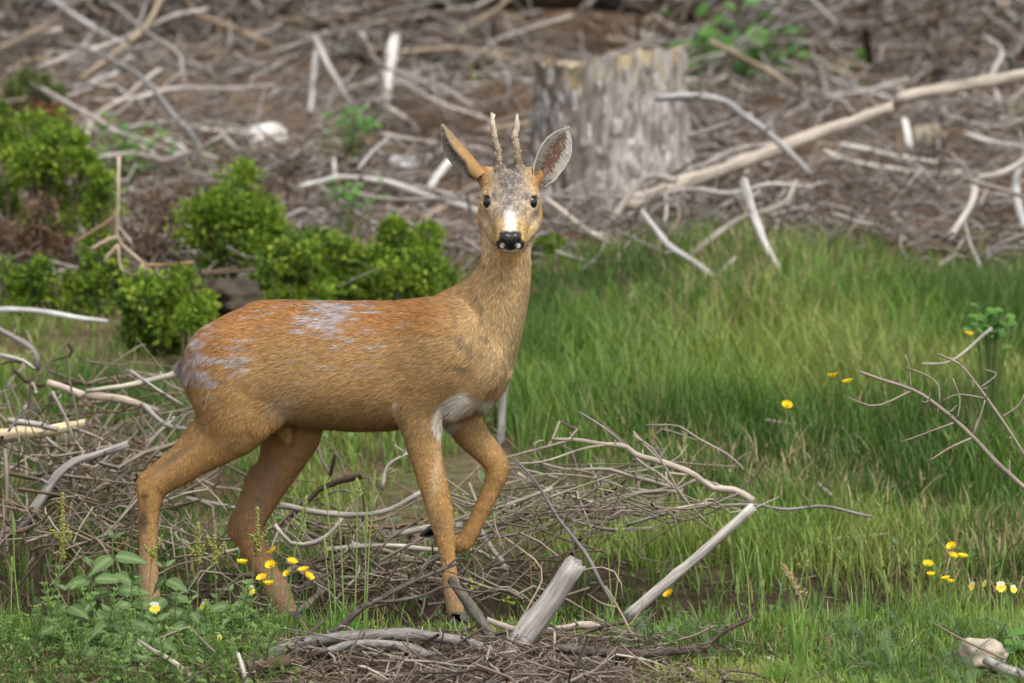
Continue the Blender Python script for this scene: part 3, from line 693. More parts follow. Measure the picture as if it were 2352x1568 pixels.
stick('dark_log', 'short dark brown bark-covered log lying at the edge of the twig heap', [(440, 1572), (520, 1552), (600, 1530), (660, 1515)], 40, 30, (.10, .065, .042), .0, M_bark, base=-.86, stubs=3, cat='log')
stick('white_stub', 'little white bleached stub sticking up beside the dark log', [(568, 1568), (558, 1535), (548, 1502)], 14, 8, WHITE, .0, base=-.92, stubs=2)
stick('dark_branch', 'dark brown branch with an upturned end in the grass right of the log', [(1420, 1520), (1480, 1508), (1547, 1503), (1608, 1497), (1630, 1478), (1665, 1450), (1725, 1420)], 18, 9, (.09, .068, .052), .0, M_bark, base=-.68, stubs=6, twigs=[([(1612, 1496), (1636, 1525), (1660, 1560)], 9, 5), ([(1700, 1432), (1720, 1408), (1690, 1398)], 5, 2)])
stick('lying_branch', 'pinkish grey branch lying flat behind the pale log', [(1119, 1423), (1181, 1445), (1255, 1449), (1347, 1434), (1439, 1453)], 15, 18, (.36, .30, .26), .0, base=-.5, stubs=4)
stick('wood_chip', 'pale tapering wood chip lying in the grass of the foreground', [(1705, 1545), (1740, 1528), (1773, 1512)], 8, 18, (.55, .52, .48), .0, base=-.66, cat='wood chip')
stick('corner_branch', 'grey bark branch resting against the pale stone', [(2262, 1516), (2300, 1535), (2370, 1570)], 20, 32, (.30, .28, .26), .0, M_bark, base=-.87, stubs=2)
stick('bare_twig', 'thin dark twig slanting across the pale stone', [(2145, 1432), (2219, 1472), (2260, 1492), (2305, 1512)], 4, 6, (.22, .17, .13), .0, M_twig, base=-.87)
stick('pale_stake', 'thin upright pinkish stake in the twig heap', [(1273, 1590), (1273, 1520), (1274, 1452)], 8, 6, (.47, .38, .31), .0, base=-.74)
stick('bare_twig', 'long thin tan twig slanting down through the grass beside the pale log', [(1391, 1346), (1424, 1401), (1457, 1464), (1502, 1519), (1540, 1580)], 5, 10, TAN, .0, M_twig, base=-.6, stubs=8, twigs=[([(1424, 1401), (1385, 1385), (1350, 1362)], 4, 2), ([(1440, 1430), (1470, 1400), (1475, 1370)], 4, 2)])
stick('curly_twig', 'thin curling tan twig standing up behind the pale log', [(1178, 1456), (1218, 1386), (1246, 1330), (1237, 1294), (1196, 1261), (1159, 1234)], 5, 3, (.40, .33, .23), .0, M_twig, base=-.5, stubs=6)
stick('curly_twig', 'thin tan twig hooked over the broken tip of the pale log', [(1290, 1330), (1330, 1312), (1370, 1302), (1405, 1308), (1425, 1335), (1430, 1372)], 3, 3, (.40, .33, .23), .0, M_twig, base=-.56, stubs=5)
stick('dark_log', 'low dark bark log half buried right of the pale log', [(1281, 1490), (1400, 1500), (1500, 1498), (1590, 1492)], 24, 20, (.085, .07, .058), .0, M_bark, base=-.74, stubs=4, cat='log')

# --- around and behind the deer's legs
stick('white_pole', 'straight bleached white pole leaning out of the hollow', [(1440, 1415), (1500, 1365), (1590, 1290), (1660, 1228), (1725, 1166)], 27, 22, (.45, .42, .375), .0, base=.25)
stick('grey_pole', 'thin dark grey pole slanting through the fan of twigs', [(1415, 1395), (1390, 1354), (1346, 1272), (1279, 1185), (1236, 1116), (1179, 1052)], 11, 7, (.20, .19, .18), .05, base=.45, stubs=6, sl=.5)
stick('upright_stick', 'upright grey stick standing behind the deer\'s chest', [(1148, 1030), (1152, 960), (1158, 875)], 20, 15, (.33, .31, .30), .0)
stick('fan_branch', 'thickest pale curving branch on top of the twig fan', [(1728, 1149), (1685, 1124), (1634, 1120), (1591, 1088), (1516, 1059), (1462, 1045), (1434, 1023), (1390, 1020), (1326, 1009), (1268, 1009)], 18, 7, (.42, .36, .29), .0, base=.75, stubs=5, twigs=[([(1516, 1059), (1480, 1020), (1455, 990)], 7, 3), ([(1390, 1020), (1340, 1030), (1250, 1060), (1165, 1065)], 6, 3)])
FAN = [([(1566, 1127), (1484, 1101), (1441, 1092), (1394, 1077), (1304, 1077), (1225, 1059)], 11, 6), ([(1566, 1129), (1469, 1131), (1398, 1149), (1347, 1149), (1294, 1131)], 11, 7),
       ([(1620, 1196), (1566, 1138), (1538, 1088), (1502, 1031), (1455, 998)], 6, 5), ([(1706, 1077), (1670, 1041), (1602, 1005), (1556, 977), (1484, 977)], 6, 4),
       ([(1495, 1212), (1412, 1217), (1340, 1203), (1286, 1185), (1222, 1181)], 8, 5), ([(1268, 1124), (1197, 1149), (1125, 1174), (1060, 1195)], 10, 8),
       ([(1262, 1206), (1197, 1224), (1125, 1232), (1090, 1240)], 8, 6), ([(1590, 1170), (1530, 1100), (1470, 1060), (1400, 990), (1330, 945)], 7, 4),
       ([(1540, 1075), (1500, 1010), (1520, 985), (1600, 1010)], 5, 3), ([(1600, 1100), (1500, 1140), (1380, 1100), (1250, 1090), (1130, 1120)], 7, 5), ([(1450, 1160), (1380, 1180), (1300, 1140), (1200, 1100), (1110, 1090)], 7, 4)]
FANL = ['grey brown twig running straight below the thickest fan branch', 'grey brown twig dipping low in the middle of the fan', 'thin twig crossing the fan steeply from top to bottom', 'thin twig arching over the top of the fan', 'twig along the bottom edge of the fan', 'twig end of the fan passing behind the raised forefoot', 'twig low beside the deer\'s raised forefoot', 'long thin twig sticking up furthest out of the fan', 'short looped twig above the thickest fan branch', 'long twig running level through the whole fan', 'twig of the fan ending behind the deer\'s raised knee']
for px_, a, b in FAN:
    stick('fan_twig', FANL[FAN.index((px_, a, b))], px_, a, b, (.30, .26, .215), .0, base=.62 + .3 * (hash(px_[0]) % 7) / 7, stubs=6, group='twigs of the fan right of the deer', cat='twig')
stick('long_twig', 'long low dark twig lying in the grass beyond the white pole', [(1441, 1206), (1520, 1181), (1609, 1163), (1728, 1160), (1807, 1170), (1896, 1163), (1999, 1187)], 8, 6, (.24, .22, .20), .0, base=.7, stubs=5)
for i, (px_, a, b, c) in enumerate([([(644, 1159), (781, 1183), (886, 1175), (967, 1131)], 15, 13, PALE), ([(632, 1207), (668, 1248), (717, 1248), (757, 1227), (785, 1191)], 10, 9, PALE),
        ([(878, 1122), (890, 1070), (935, 1042)], 9, 7, PALE), ([(745, 1262), (886, 1252), (1000, 1262), (1080, 1262)], 11, 10, PALE), ([(905, 1230), (987, 1211), (1060, 1205)], 16, 15, PALE),
        ([(1095, 1200), (1130, 1260), (1161, 1300), (1158, 1335)], 12, 13, WHITE), ([(1080, 1262), (1120, 1278), (1165, 1306)], 13, 12, WHITE), ([(885, 1200), (880, 1290), (905, 1350)], 9, 8, GREY), ([(700, 1330), (800, 1300), (930, 1320), (1120, 1330)], 12, 9, GREY), ([(600, 1270), (720, 1290), (860, 1340)], 9, 7, GREY), ([(1100, 1330), (1210, 1322), (1260, 1330)], 13, 10, GREY)]):
    stick('dead_stick', ['long pale sagging stick between the deer\'s far hind leg and foreleg', 'pale hook shaped stick hanging under the long sagging stick', 'short pale stick curving up to the deer\'s elbow', 'long level pale stick low behind the standing foreleg', 'thick short pale stick behind the standing foreleg', 'bleached bent stick hanging below the raised forefoot', 'bleached short stick touching the raised forefoot\'s level', 'dull upright stick left of the standing foreleg', 'long dull grey stick lying on the ground under the belly', 'thin dull grey stick sloping down behind the buttercups', 'short dull stick lying right of the standing forefoot'][i], px_, a, b, c, .0, base=.5 + .09 * i, stubs=3, group='sticks in the tangle under the deer', cat='stick')
stick('crooked_branch', 'thick grey crooked branch at the foot of the twig heap behind the deer', [(-20, 1245), (47, 1205), (82, 1162), (118, 1108), (161, 1065), (215, 1047), (290, 1020)], 26, 17, (.31, .28, .265), .0, base=1.0, stubs=4)
stick('split_wood', 'split yellowish pale length of wood lying on the twig heap', [(-25, 1006), (108, 988), (196, 968)], 44, 14, SPLIT, .0, base=1.35)
stick('broken_branch', 'short broken pinkish branch on top of the twig heap behind the deer', [(111, 879), (150, 893), (185, 908)], 16, 20, (.45, .37, .30), .0, base=1.55)
stick('broken_branch', 'longer broken pinkish branch lying toward the deer\'s rump', [(204, 911), (287, 918), (360, 942)], 20, 15, (.42, .34, .27), .0, base=1.5, stubs=2)
stick('pale_stick', 'pale slender stick pointing at the deer\'s rump', [(201, 897), (287, 886), (337, 875), (430, 852)], 10, 14, (.48, .44, .35), .0, base=1.45, stubs=2)
stick('pale_stick', 'pale grey stick lying level in the grass below the shrubs', [(-20, 710), (90, 714), (172, 728), (246, 738)], 14, 10, (.45, .44, .42), .0, base=2.9)
stick('bent_branch', 'grey bent branch end above the twig heap behind the deer', [(-20, 745), (65, 793), (86, 821), (84, 850)], 16, 12, GREY, .0, base=1.9, stubs=3)
for px_, a, b in [([(-10, 812), (54, 829), (78, 848)], 11, 9), ([(21, 965), (82, 974), (130, 985)], 15, 12), ([(-10, 1060), (43, 1080), (118, 1094), (200, 1120)], 9, 7), ([(60, 930), (40, 960), (20, 990)], 8, 6),
                  ([(100, 1000), (160, 1050), (240, 1110), (300, 1180)], 9, 7), ([(120, 900), (150, 960), (170, 1010)], 9, 6), ([(205, 1260), (240, 1200), (262, 1120), (300, 1060)], 10, 7), ([(100, 1300), (150, 1240), (170, 1150), (165, 1080)], 9, 7),
                  ([(230, 1060), (280, 1100), (310, 1150)], 8, 6), ([(150, 1180), (210, 1250), (230, 1310)], 9, 7), ([(330, 930), (380, 975), (440, 985)], 12, 9), ([(430, 1143), (523, 1163), (600, 1178)], 11, 9), ([(300, 850), (370, 900), (420, 930)], 8, 6), ([(400, 960), (350, 1010), (320, 1060)], 9, 7)]:
    hl_ = hl_ + 1 if 'hl_' in globals() else 0
    stick('dead_stick', 'grey dead stick of the heap, ' + ['just under the bent branch end', 'tucked beneath the split wood\'s top side', 'crossing below the split wood', 'steep and short beside the split wood', 'sloping from the split wood to the hind leg', 'dropping below the short broken branch', 'rising steeply beside the hind leg', 'rising steeply from the crooked branch', 'short and sloping above the hock', 'crossing under the crooked branch', 'thick and just below the deer\'s rump', 'level between the two hind legs', 'sloping down behind the pale slender stick', 'sloping down from rump to hock'][hl_], px_, a, b, (.31, .28, .25), .0, base=1.2 + (px_[0][0] % 60) / 200, stubs=4, group='sticks of the heap behind the deer', cat='stick')
stick('thorny_branch', 'dead thorny branch with many side shoots arching over the grass', [(2375, 1140), (2293, 1066), (2241, 1009), (2160, 937), (2100, 897), (2015, 868), (1975, 854)], 12, 6, (.25, .21, .165), .0, M_twig, base=.35, stubs=12,
      twigs=[([(2100, 897), (2047, 921), (2003, 933), (1947, 913)], 5, 3), ([(2160, 935), (2156, 884), (2128, 860), (2080, 844)], 5, 3), ([(2205, 973), (2205, 917), (2189, 868)], 5, 3), ([(2195, 970), (2120, 997), (2064, 1018)], 5, 3), ([(2241, 1009), (2180, 1030), (2130, 1062)], 6, 4), ([(2236, 1005), (2250, 960), (2262, 920)], 5, 3), ([(2085, 890), (2090, 850), (2080, 815)], 4, 3)])
stick('thorny_branch', 'second dead thorny branch rising beside the one with many shoots', [(2380, 1090), (2350, 1038), (2302, 965), (2249, 889), (2205, 836), (2155, 815)], 9, 5, (.25, .21, .165), .0, M_twig, base=.45, stubs=9, twigs=[([(2250, 890), (2290, 860), (2262, 850)], 5, 3), ([(2302, 965), (2340, 930), (2352, 905)], 5, 3), ([(2270, 920), (2200, 905), (2160, 925)], 4, 3)])
stick('slim_stick', 'slim grey stick rising to the leafy sprig in the grass', [(2120, 835), (2185, 828), (2277, 755)], 6, 8, (.38, .35, .28), .0, base=1.3)
stick('white_stick', 'short white stick in the grass behind the thorny branches', [(2300, 850), (2375, 854)], 16, 14, WHITE, .2)
for px_, a in [([(1951, 824), (1985, 828), (2019, 822)], 9), ([(1971, 733), (2035, 731)], 8), ([(1757, 965), (1870, 981), (1930, 981), (1987, 1018), (1995, 1050)], 8), ([(1757, 1290), (1870, 1250), (1930, 1235), (2040, 1225)], 7), ([(1700, 1000), (1790, 960), (1900, 990)], 7), ([(1960, 1180), (1900, 1130), (1880, 1110)], 9), ([(2000, 1130), (2100, 1105), (2180, 1090)], 7), ([(1420, 830), (1380, 860), (1320, 890)], 7), ([(1620, 750), (1660, 790), (1700, 810)], 8), ([(1290, 920), (1350, 905), (1400, 915)], 9)]:
    stick('dead_stick', 'weathered twig lying half hidden in the tall grass', px_, a, a * .8, (.33, .29, .245), .25, stubs=3, group='twigs lying in the grass', cat='stick')

# --- brash on the bank
stick('fallen_pole', 'long straight peeled pole lying across the brash beside the stump', [(1440, 468), (1476, 456), (1600, 410), (1770, 350), (1900, 300), (2048, 246)], 44, 26, (.45, .385, .32), .15, base=4.9, cat='log')
stick('fallen_pole', 'peeled pole continuing up the brash beyond the longest pole', [(2066, 228), (2150, 208), (2250, 190), (2375, 168)], 26, 30, (.45, .385, .32), .1, base=5.6, cat='log')
stick('bent_branch', 'grey branch bent like an elbow leaning off the stump over the pole', [(1863, 400), (1774, 313), (1699, 257), (1662, 231), (1588, 220), (1510, 224)], 14, 20, (.33, .32, .315), .05, base=4.6, stubs=4)
BANK = [
 ('pale hooked branch curving down to the left end of the long pole', [(1385, 525), (1402, 508), (1457, 434), (1500, 402), (1550, 413)], 14, 16, PALE, 1),
 ('white bleached stick standing crosswise in the brash under the long pole', [(1797, 628), (1759, 568), (1733, 493), (1707, 419)], 14, 22, (.52, .50, .48), 2),
 ('pale stick curving up to the right behind the bleached crosswise stick', [(1588, 584), (1644, 538), (1707, 497), (1752, 486), (1804, 463), (1828, 420)], 16, 12, PALE, 0),
 ('pale grey forked stick dipping into the grass edge below the long pole', [(1476, 489), (1532, 560), (1588, 597), (1645, 640)], 14, 16, (.45, .43, .42), 3),
 ('short pale prong rising from the grass edge by the forked stick', [(1648, 640), (1660, 620), (1688, 592)], 12, 11, PALE, 0),
 ('thin pale upright twig under the left end of the long pole', [(1522, 525), (1530, 490), (1528, 440)], 10, 8, PALE, 0),
 ('long pale stick sagging across the brash right of the long pole', [(1893, 348), (1960, 372), (2072, 391), (2165, 402), (2204, 396)], 13, 15, (.50, .46, .40), 1),
 ('pale stick lying just above the sagging stick', [(1934, 335), (1997, 346), (2072, 361), (2150, 374)], 16, 12, (.50, .47, .42), 2),
 ('short upright white stump of a branch over the pale sticks', [(2090, 345), (2084, 310), (2076, 276)], 20, 16, (.62, .60, .57), 0),
 ('knobbly pale stick slanting down beside the buff stone', [(2217, 306), (2269, 324), (2375, 342)], 13, 14, (.50, .48, .45), 2),
 ('slim grey stick crossing under the end of the second pole', [(1878, 175), (1960, 201), (2072, 231), (2210, 257)], 14, 12, (.38, .35, .32), 2),
 ('slim stick sloping down just right of the second pole', [(2191, 212), (2250, 230), (2295, 246), (2375, 262)], 9, 8, (.40, .38, .35), 0),
 ('short pale stick sloping down below the second pole', [(2243, 253), (2290, 262), (2335, 273)], 10, 9, PALE, 0),
 ('thin pale stick rising to the right below the second pole', [(2300, 248), (2325, 225), (2370, 190)], 9, 10, PALE, 0),
 ('thick white stick bowed like a bracket at the edge of the brash', [(2362, 350), (2338, 395), (2333, 440), (2345, 500), (2360, 530)], 20, 18, (.52, .51, .49), 0),
 ('elbow shaped pale branch hanging down to the grass edge', [(2375, 352), (2314, 395), (2238, 412), (2240, 440), (2221, 484), (2195, 521), (2174, 556)], 18, 16, (.44, .40, .35), 2),
 ('blue grey branch with a kink near the top of the bank', [(2087, 15), (2139, 75), (2195, 104), (2225, 119), (2320, 114)], 18, 12, (.30, .30, .31), 3),
 ('thin grey twig running down to the kinked blue grey branch', [(2163, -5), (2180, 50), (2195, 97)], 8, 8, (.38, .37, .36), 0),
 ('pale fanned twig leaning up the bank above the pole', [(1938, 150), (1997, 93), (2035, 37), (2050, -10)], 14, 10, (.38, .345, .31), 3),
 ('pale fanned twig left of the others above the pole', [(1822, 130), (1867, 101), (1904, 75), (1942, 37), (1990, -5)], 11, 10, (.38, .345, .31), 3),
 ('long grey branch sloping down the bank above the left shrubs', [(110, -10), (183, 43), (240, 77), (333, 130), (420, 150), (500, 152)], 16, 12, (.36, .345, .33), 2),
 ('dark grey bowed branch running down to the round shrub', [(133, 97), (200, 113), (300, 160), (350, 200), (400, 267), (440, 307), (470, 368)], 10, 15, (.24, .23, .225), 2),
 ('tan branch crossing over the long grey sloping branch', [(180, 185), (277, 110), (333, 60), (372, -10)], 11, 12, TAN, 2),
 ('thin bowed grey twig between the crossing branches', [(255, 5), (333, 70), (410, 123), (420, 167), (438, 230)], 10, 8, (.33, .30, .27), 0),
 ('thick pale branch end jutting in at the left of the bank', [(-20, 120), (50, 90), (140, 66)], 20, 14, (.42, .36, .30), 1),
 ('pale level stick above the left green shrub', [(150, 205), (210, 190), (272, 168)], 12, 10, (.44, .42, .38), 0),
 ('grey bent stick beside the pale level one', [(155, 220), (205, 205), (253, 196), (310, 228)], 9, 9, (.38, .355, .33), 0),
 ('white split stick lying left of the round shrub', [(358, 312), (417, 337), (470, 388)], 16, 12, (.55, .53, .50), 0),
 ('brown grey limb running up to the top from the forked stick', [(732, 86), (799, 37), (830, -10)], 14, 15, (.36, .32, .29), 1),
 ('grey forked stick sloping down toward the pale stone', [(722, 84), (758, 155), (804, 246)], 16, 13, (.40, .37, .345), 1),
 ('grey upright stick below the forked stick', [(724, 120), (718, 190), (713, 262)], 15, 17, (.37, .34, .32), 0),
 ('white upright broken stick above the deer\'s left ear', [(905, 86), (893, 166), (886, 242)], 28, 20, (.56, .53, .49), 1),
 ('white splinter lying at the foot of the upright broken stick', [(868, 238), (893, 250), (933, 274)], 10, 13, (.55, .50, .42), 0),
 ('tan grey stick sloping to the top above the upright broken stick', [(868, 74), (924, 29), (985, -8)], 13, 15, (.35, .295, .24), 0),
 ('thin tan stick sloping down toward the antlers', [(985, 186), (1041, 213), (1090, 250)], 10, 10, (.40, .36, .32), 0),
 ('thin tan stick above and left of the stump', [(1038, 112), (1093, 136), (1148, 146)], 9, 9, (.36, .32, .27), 0),
 ('straight thin grey stick behind the forked stick', [(738, 230), (800, 205), (864, 178)], 9, 9, (.36, .325, .29), 0),
 ('white stick slanting behind the deer\'s left ear', [(984, 438), (1008, 397), (1048, 350)], 18, 18, (.60, .58, .55), 0),
 ('long white branch leading to the deer\'s cheek', [(690, 428), (777, 408), (880, 416), (942, 438), (997, 456), (1071, 478), (1130, 500)], 13, 20, (.58, .56, .52), 2),
 ('thin grey stick rising behind the long white branch', [(822, 388), (858, 346), (890, 318)], 9, 8, (.45, .43, .41), 0),
 ('rusty brown barked piece of log above the long white branch', [(690, 372), (777, 357), (855, 326)], 26, 24, (.20, .115, .07), 0),
 ('pale prong standing up from the long white branch', [(769, 408), (768, 375), (765, 348)], 13, 11, (.46, .42, .37), 0),
 ('short white stub standing behind the antlers', [(1236, 338), (1236, 312), (1238, 290)], 18, 14, (.58, .56, .54), 0),
 ('thin dark twig slanting down the slope from the stump foot', [(1564, 331), (1500, 362), (1439, 397), (1328, 475)], 8, 8, (.14, .115, .10), 0),
 ('pale tan stick running down right of the deer\'s eye', [(1255, 455), (1328, 515), (1400, 560)], 12, 12, (.42, .36, .30), 0),
 ('curled thin branch below the long pole', [(1528, 548), (1560, 500), (1548, 440)], 6, 5, (.26, .20, .15), 0),
]
for lab, px_, a, b, c, ns in BANK:
    stick('bank_branch', lab, px_, a, b, tuple(np.array(c) * .9), .12, stubs=ns, dY=-.22)
stick('bleached_twig', 'tan dead shrub stem with spreading side shoots among the green shrubs', [(330, 608), (272, 547), (271, 470), (273, 362)], 9, 9, (.44, .36, .26), .0, base=3.2, stubs=2,
      twigs=[([(272, 547), (240, 555), (207, 572)], 9, 8), ([(266, 470), (257, 503), (215, 530), (165, 560)], 7, 7, (.32, .21, .13)), ([(330, 608), (380, 608), (442, 602)], 7, 7, (.34, .21, .12)), ([(322, 605), (312, 660), (302, 722)], 9, 8), ([(276, 515), (290, 540), (304, 560)], 7, 5), ([(252, 565), (245, 590), (238, 605)], 8, 6), ([(330, 608), (345, 630), (362, 645)], 8, 6), ([(255, 585), (275, 610), (285, 625)], 6, 5)])

# --- random larger sticks that fill the bank: shared shapes, each its own object
VC = ['dull grey', 'mid grey', 'pale grey', 'tan', 'dark brown']
LAND = [(1380, 300, 'around the stump'), (1560, 460, 'at the left end of the long pole'), (1800, 330, 'along the long pole'), (2200, 190, 'along the second pole'), (2050, 380, 'around the sagging pale sticks'), (2250, 480, 'by the elbow shaped branch'), (1720, 540, 'by the bleached crosswise stick'), (900, 420, 'by the long white branch'),
        (890, 170, 'by the upright broken white stick'), (740, 170, 'by the forked sticks'), (615, 310, 'by the white stone'), (420, 330, 'by the white split stick'), (280, 110, 'where two long branches cross'), (80, 60, 'by the thick pale branch end'), (1150, 200, 'above the antlers'), (1300, 20, 'under the added dark log'), (1700, 120, 'by the leafy plant behind the stump'), (1960, 80, 'among the fanned twigs'), (2200, 60, 'by the kinked blue grey branch'), (160, 300, 'behind the left green shrub'), (520, 60, 'under the weathered brown log'), (560, 200, 'on the bare brown soil')]
def near(x, y):
    d = np.array([x, y, hz(x, y)]) - CAM; f = d @ FWD; a = 1176 + FPX * (d @ RGT) / f; b = 784 - FPX * (d @ UPV) / f
    return min(LAND, key=lambda q: (q[0] - a) ** 2 + (q[1] - b) ** 2 * 1.6)[2]
def random_sticks(n):
    r = np.random.default_rng(99); vars_ = []
    for v in range(14):
        L = r.uniform(.35, .95); k = 6; p = np.stack([np.linspace(-L / 2, L / 2, k), np.cumsum(r.normal(0, .02, k)), np.cumsum(r.normal(0, .012, k))], -1)
        mb = MB(); s = 500 + v; pp, rr = stick_mesh(mb, p, r.uniform(.004, .009), r.uniform(.003, .006), [GREY, (.35, .32, .29), (.41, .37, .33), TAN, (.22, .19, .165)][v % 5], s)
        for t in range(r.integers(1, 4)):
            j = r.integers(4, len(pp) - 3); d = norm(np.array([r.choice([-1, 1]) * .8, r.normal(0, .7), r.uniform(-.2, .8)])); l = r.uniform(.06, .2)
            tube(mb, catmull([pp[j], pp[j] + d * l * .5, pp[j] + d * l + r.normal(0, .02, 3)], 6), np.linspace(rr[j] * .6, rr[j] * .25, 6), 6, (.33, .30, .27), .2, s + t)
        vars_.append(mb.mesh('bank_stick', M_wood)); vars_[-1]['long'] = L
    for i in range(n):
        y = 4.3 + 5.6 * r.random() ** .8; x = r.uniform(-1, 1) * (1.15 + .075 * (y + 2))
        if y < 5.2 and x < -.3: y += 1.0
        o = link('bank_stick', vars_[i % 14], None, (x, y, hz(x, y) + r.uniform(.01, .13)))
        o.rotation_euler = (r.uniform(0, 6.3), r.normal(0, .28), r.uniform(0, 6.28) if i % 3 else r.normal(.4, .3))
        ln_ = vars_[i % 14]['long']; tag(o, ('long ' if ln_ > .75 else 'short ' if ln_ < .5 else '') + VC[(i % 14) % 5] + ' dead stick tangled in the brash ' + near(x, y), 'stick', 'loose sticks of the brash on the bank')
random_sticks(150)

# --- fine twigs nobody could count
def twig_mass(name, label, pos, length, rad, cols, seed, flat=.3, upright=0.0, sides=4, k=5, crv=.14):
    r = np.random.default_rng(seed); N = len(pos); az = r.uniform(0, 6.283, N); el = r.normal(upright, flat, N)
    d = np.stack([np.cos(az) * np.cos(el), np.sin(az) * np.cos(el), np.sin(el)], -1); L = length * r.uniform(.4, 1.4, N); R = rad * r.lognormal(0, .4, N)
    t = np.linspace(-.5, .5, k); bend = r.normal(0, crv, (N, 3)); b2 = r.normal(0, .05, (N, 3))
    p = pos[:, None] + d[:, None] * (t[None, :, None] * L[:, None, None]) + L[:, None, None] * (bend[:, None] * (t ** 2)[None, :, None] + b2[:, None] * np.sin(t * 9)[None, :, None])
    u = norm(np.cross(d, np.array([.13, .21, 1.0]))); v = np.cross(d, u); a = np.linspace(0, 2 * np.pi, sides, endpoint=False)
    rr = R[:, None] * np.linspace(1.1, .55, k)[None]
    V = p[:, :, None] + rr[:, :, None, None] * (np.cos(a)[None, None, :, None] * u[:, None, None] + np.sin(a)[None, None, :, None] * v[:, None, None])
    base = (np.arange(N) * k * sides)[:, None, None]; i = (np.arange(k - 1) * sides)[None, :, None]; j = np.arange(sides)[None, None]
    q = np.stack(np.broadcast_arrays(base + i + j, base + i + (j + 1) % sides, base + i + sides + (j + 1) % sides, base + i + sides + j), -1).reshape(-1, 4)
    c = np.asarray(cols)[r.integers(0, len(cols), N)] * r.uniform(.7, 1.3, (N, 1))
    tc = np.stack(np.broadcast_arrays(np.cos(a)[None, None] * .01, np.sin(a)[None, None] * .01, (t[None] * L[:, None] + np.arange(N)[:, None] * .37)[..., None]), -1).reshape(-1, 3)
    mb = MB(); mb.add(V.reshape(-1, 3), None, q, np.repeat(c, k * sides, 0), tc); o = mb.build(name, M_twig); tag(o, label, 'twigs', None, 'stuff'); return o
def in_view(n, y0, y1, seed, lift, m=.22, pw=1.0):
    r = np.random.default_rng(seed); y = y0 + (y1 - y0) * r.random(n) ** pw; x = r.uniform(-1, 1, n) * (1.1 + m + .062 * y)
    return np.stack([x, y, height(x, y) + lift * r.random(n) ** 1.5], -1)
CB = [(.23, .207, .188), (.15, .132, .115), (.32, .296, .27), (.195, .145, .105), (.095, .073, .056), (.255, .232, .21)]
pb = in_view(13500, 3.3, 11.5, 1, .085); q_ = fbm(pb * np.array([1.5, 1.5, 0]), 2, 3)
pb = pb[~((np.abs(pb[:, 0] - .18) < .42) & (np.abs(pb[:, 1] - 8.9) < .7) & (rng.random(len(pb)) < .8))]
pb = pb[(rng.random(len(pb)) < .3 + .25 * (pb[:, 0] > .2) + .9 * smooth(-.3, .25, fbm(pb * np.array([2.3, 2.3, 0]), 2, 8)))]
q_ = fbm(pb * np.array([1.5, 1.5, 0]), 2, 3)
pb = pb[(pb[:, 1] > 4.3 + .5 * q_) | ((pb[:, 0] < -.2) & (pb[:, 1] > 3.6))]
twig_mass('brash', 'tangled mass of thin grey dead twigs covering the bank', pb, .25, .0026, CB, 2, .34, crv=.2)
rm = np.random.default_rng(71); ym = rm.uniform(3.9, 12, 5200); xm = (1.3 + .06 * ym + 1.7 * rm.random(5200)) * rm.choice([-1, 1], 5200)
twig_mass('brash', 'grey dead twigs where the brash runs on along the bank', np.stack([xm, ym, height(xm, ym) + .08 * rm.random(5200) ** 1.5], -1), .30, .0034, CB, 72, .3, k=4)
pl = in_view(2600, 7.5, 11.5, 5, .35); pl = pl[~((np.abs(pl[:, 0] - .18) < .45) & (pl[:, 1] < 9.6) & (rng.random(len(pl)) < .75))]; twig_mass('brash', 'deep heap of brown grey branches along the top of the bank', pl, .55, .006, CB[:5], 6, .4)
CH = [tuple(np.array(c) * (.95, .88, .76)) for c in CB]
def heap(cx, cy, wx, wy, n, seed, base, top):
    """twigs heaped around a photo pixel; base = depth range"""
    r = np.random.default_rng(seed); out = []
    for i in range(n):
        dx = cx + wx * r.normal(0, .5); dy = cy + wy * r.normal(0, .5); Y = r.uniform(*base); p = W(dx, dy, Y); g = hz(p[0], p[1]); p[2] = min(max(p[2], g + .004), g + top); out.append(p)
    return np.array(out)
twig_mass('twig_heap', 'tangle of thin grey dead twigs heaped behind the deer\'s hind leg', heap(200, 1040, 340, 250, 430, 3, (.7, 2.2), .20), .27, .0024, CH, 8, .5, k=6, crv=.28)
twig_mass('twig_heap', 'tangle of thin dead twigs under the deer\'s belly', heap(880, 1240, 400, 130, 240, 4, (.35, 1.2), .14), .25, .0026, [tuple(.85 * np.array(c)) for c in CH], 9, .45, k=6, crv=.28)
twig_mass('twig_heap', 'fan of thin grey brown twigs heaped in the grass right of the deer', heap(1370, 1120, 300, 110, 120, 5, (.5, 1.1), .30), .34, .0018, [(.23, .19, .145), (.18, .15, .12), (.29, .25, .20)], 10, .22, k=6, crv=.25)
hp = in_view(5200, -.2, 1.5, 55, .012); twig_mass('dead_litter', 'dry straw and needle litter on the ground under the deer', hp, .055, .0011, [(.22, .17, .10), (.15, .11, .07), (.30, .25, .15), (.10, .075, .05)], 56, .2, sides=3, k=3)
rf = np.random.default_rng(31)
def litter_pos(n, lo, hi, dyr, lift):
    out = []
    while len(out) < n:
        p = W((lo + hi) / 2 + (hi - lo) * .29 * rf.normal() if hi < 2000 else rf.uniform(lo, hi), rf.uniform(*dyr), -.5); y = rf.uniform(-1.12, -.56); x = p[0] * (1 + (y) * .05); out.append((x, y, hz(x, y) + lift * rf.random() ** 2))
    return np.array(out)
twig_mass('twig_litter', 'dark brown twig litter in front of the deer', litter_pos(2400, 560, 1580, (1450, 1568), .05), .11, .0012, [(.12, .085, .06), (.19, .14, .10), (.26, .205, .16), (.075, .055, .042), (.33, .28, .23)], 12, .3)
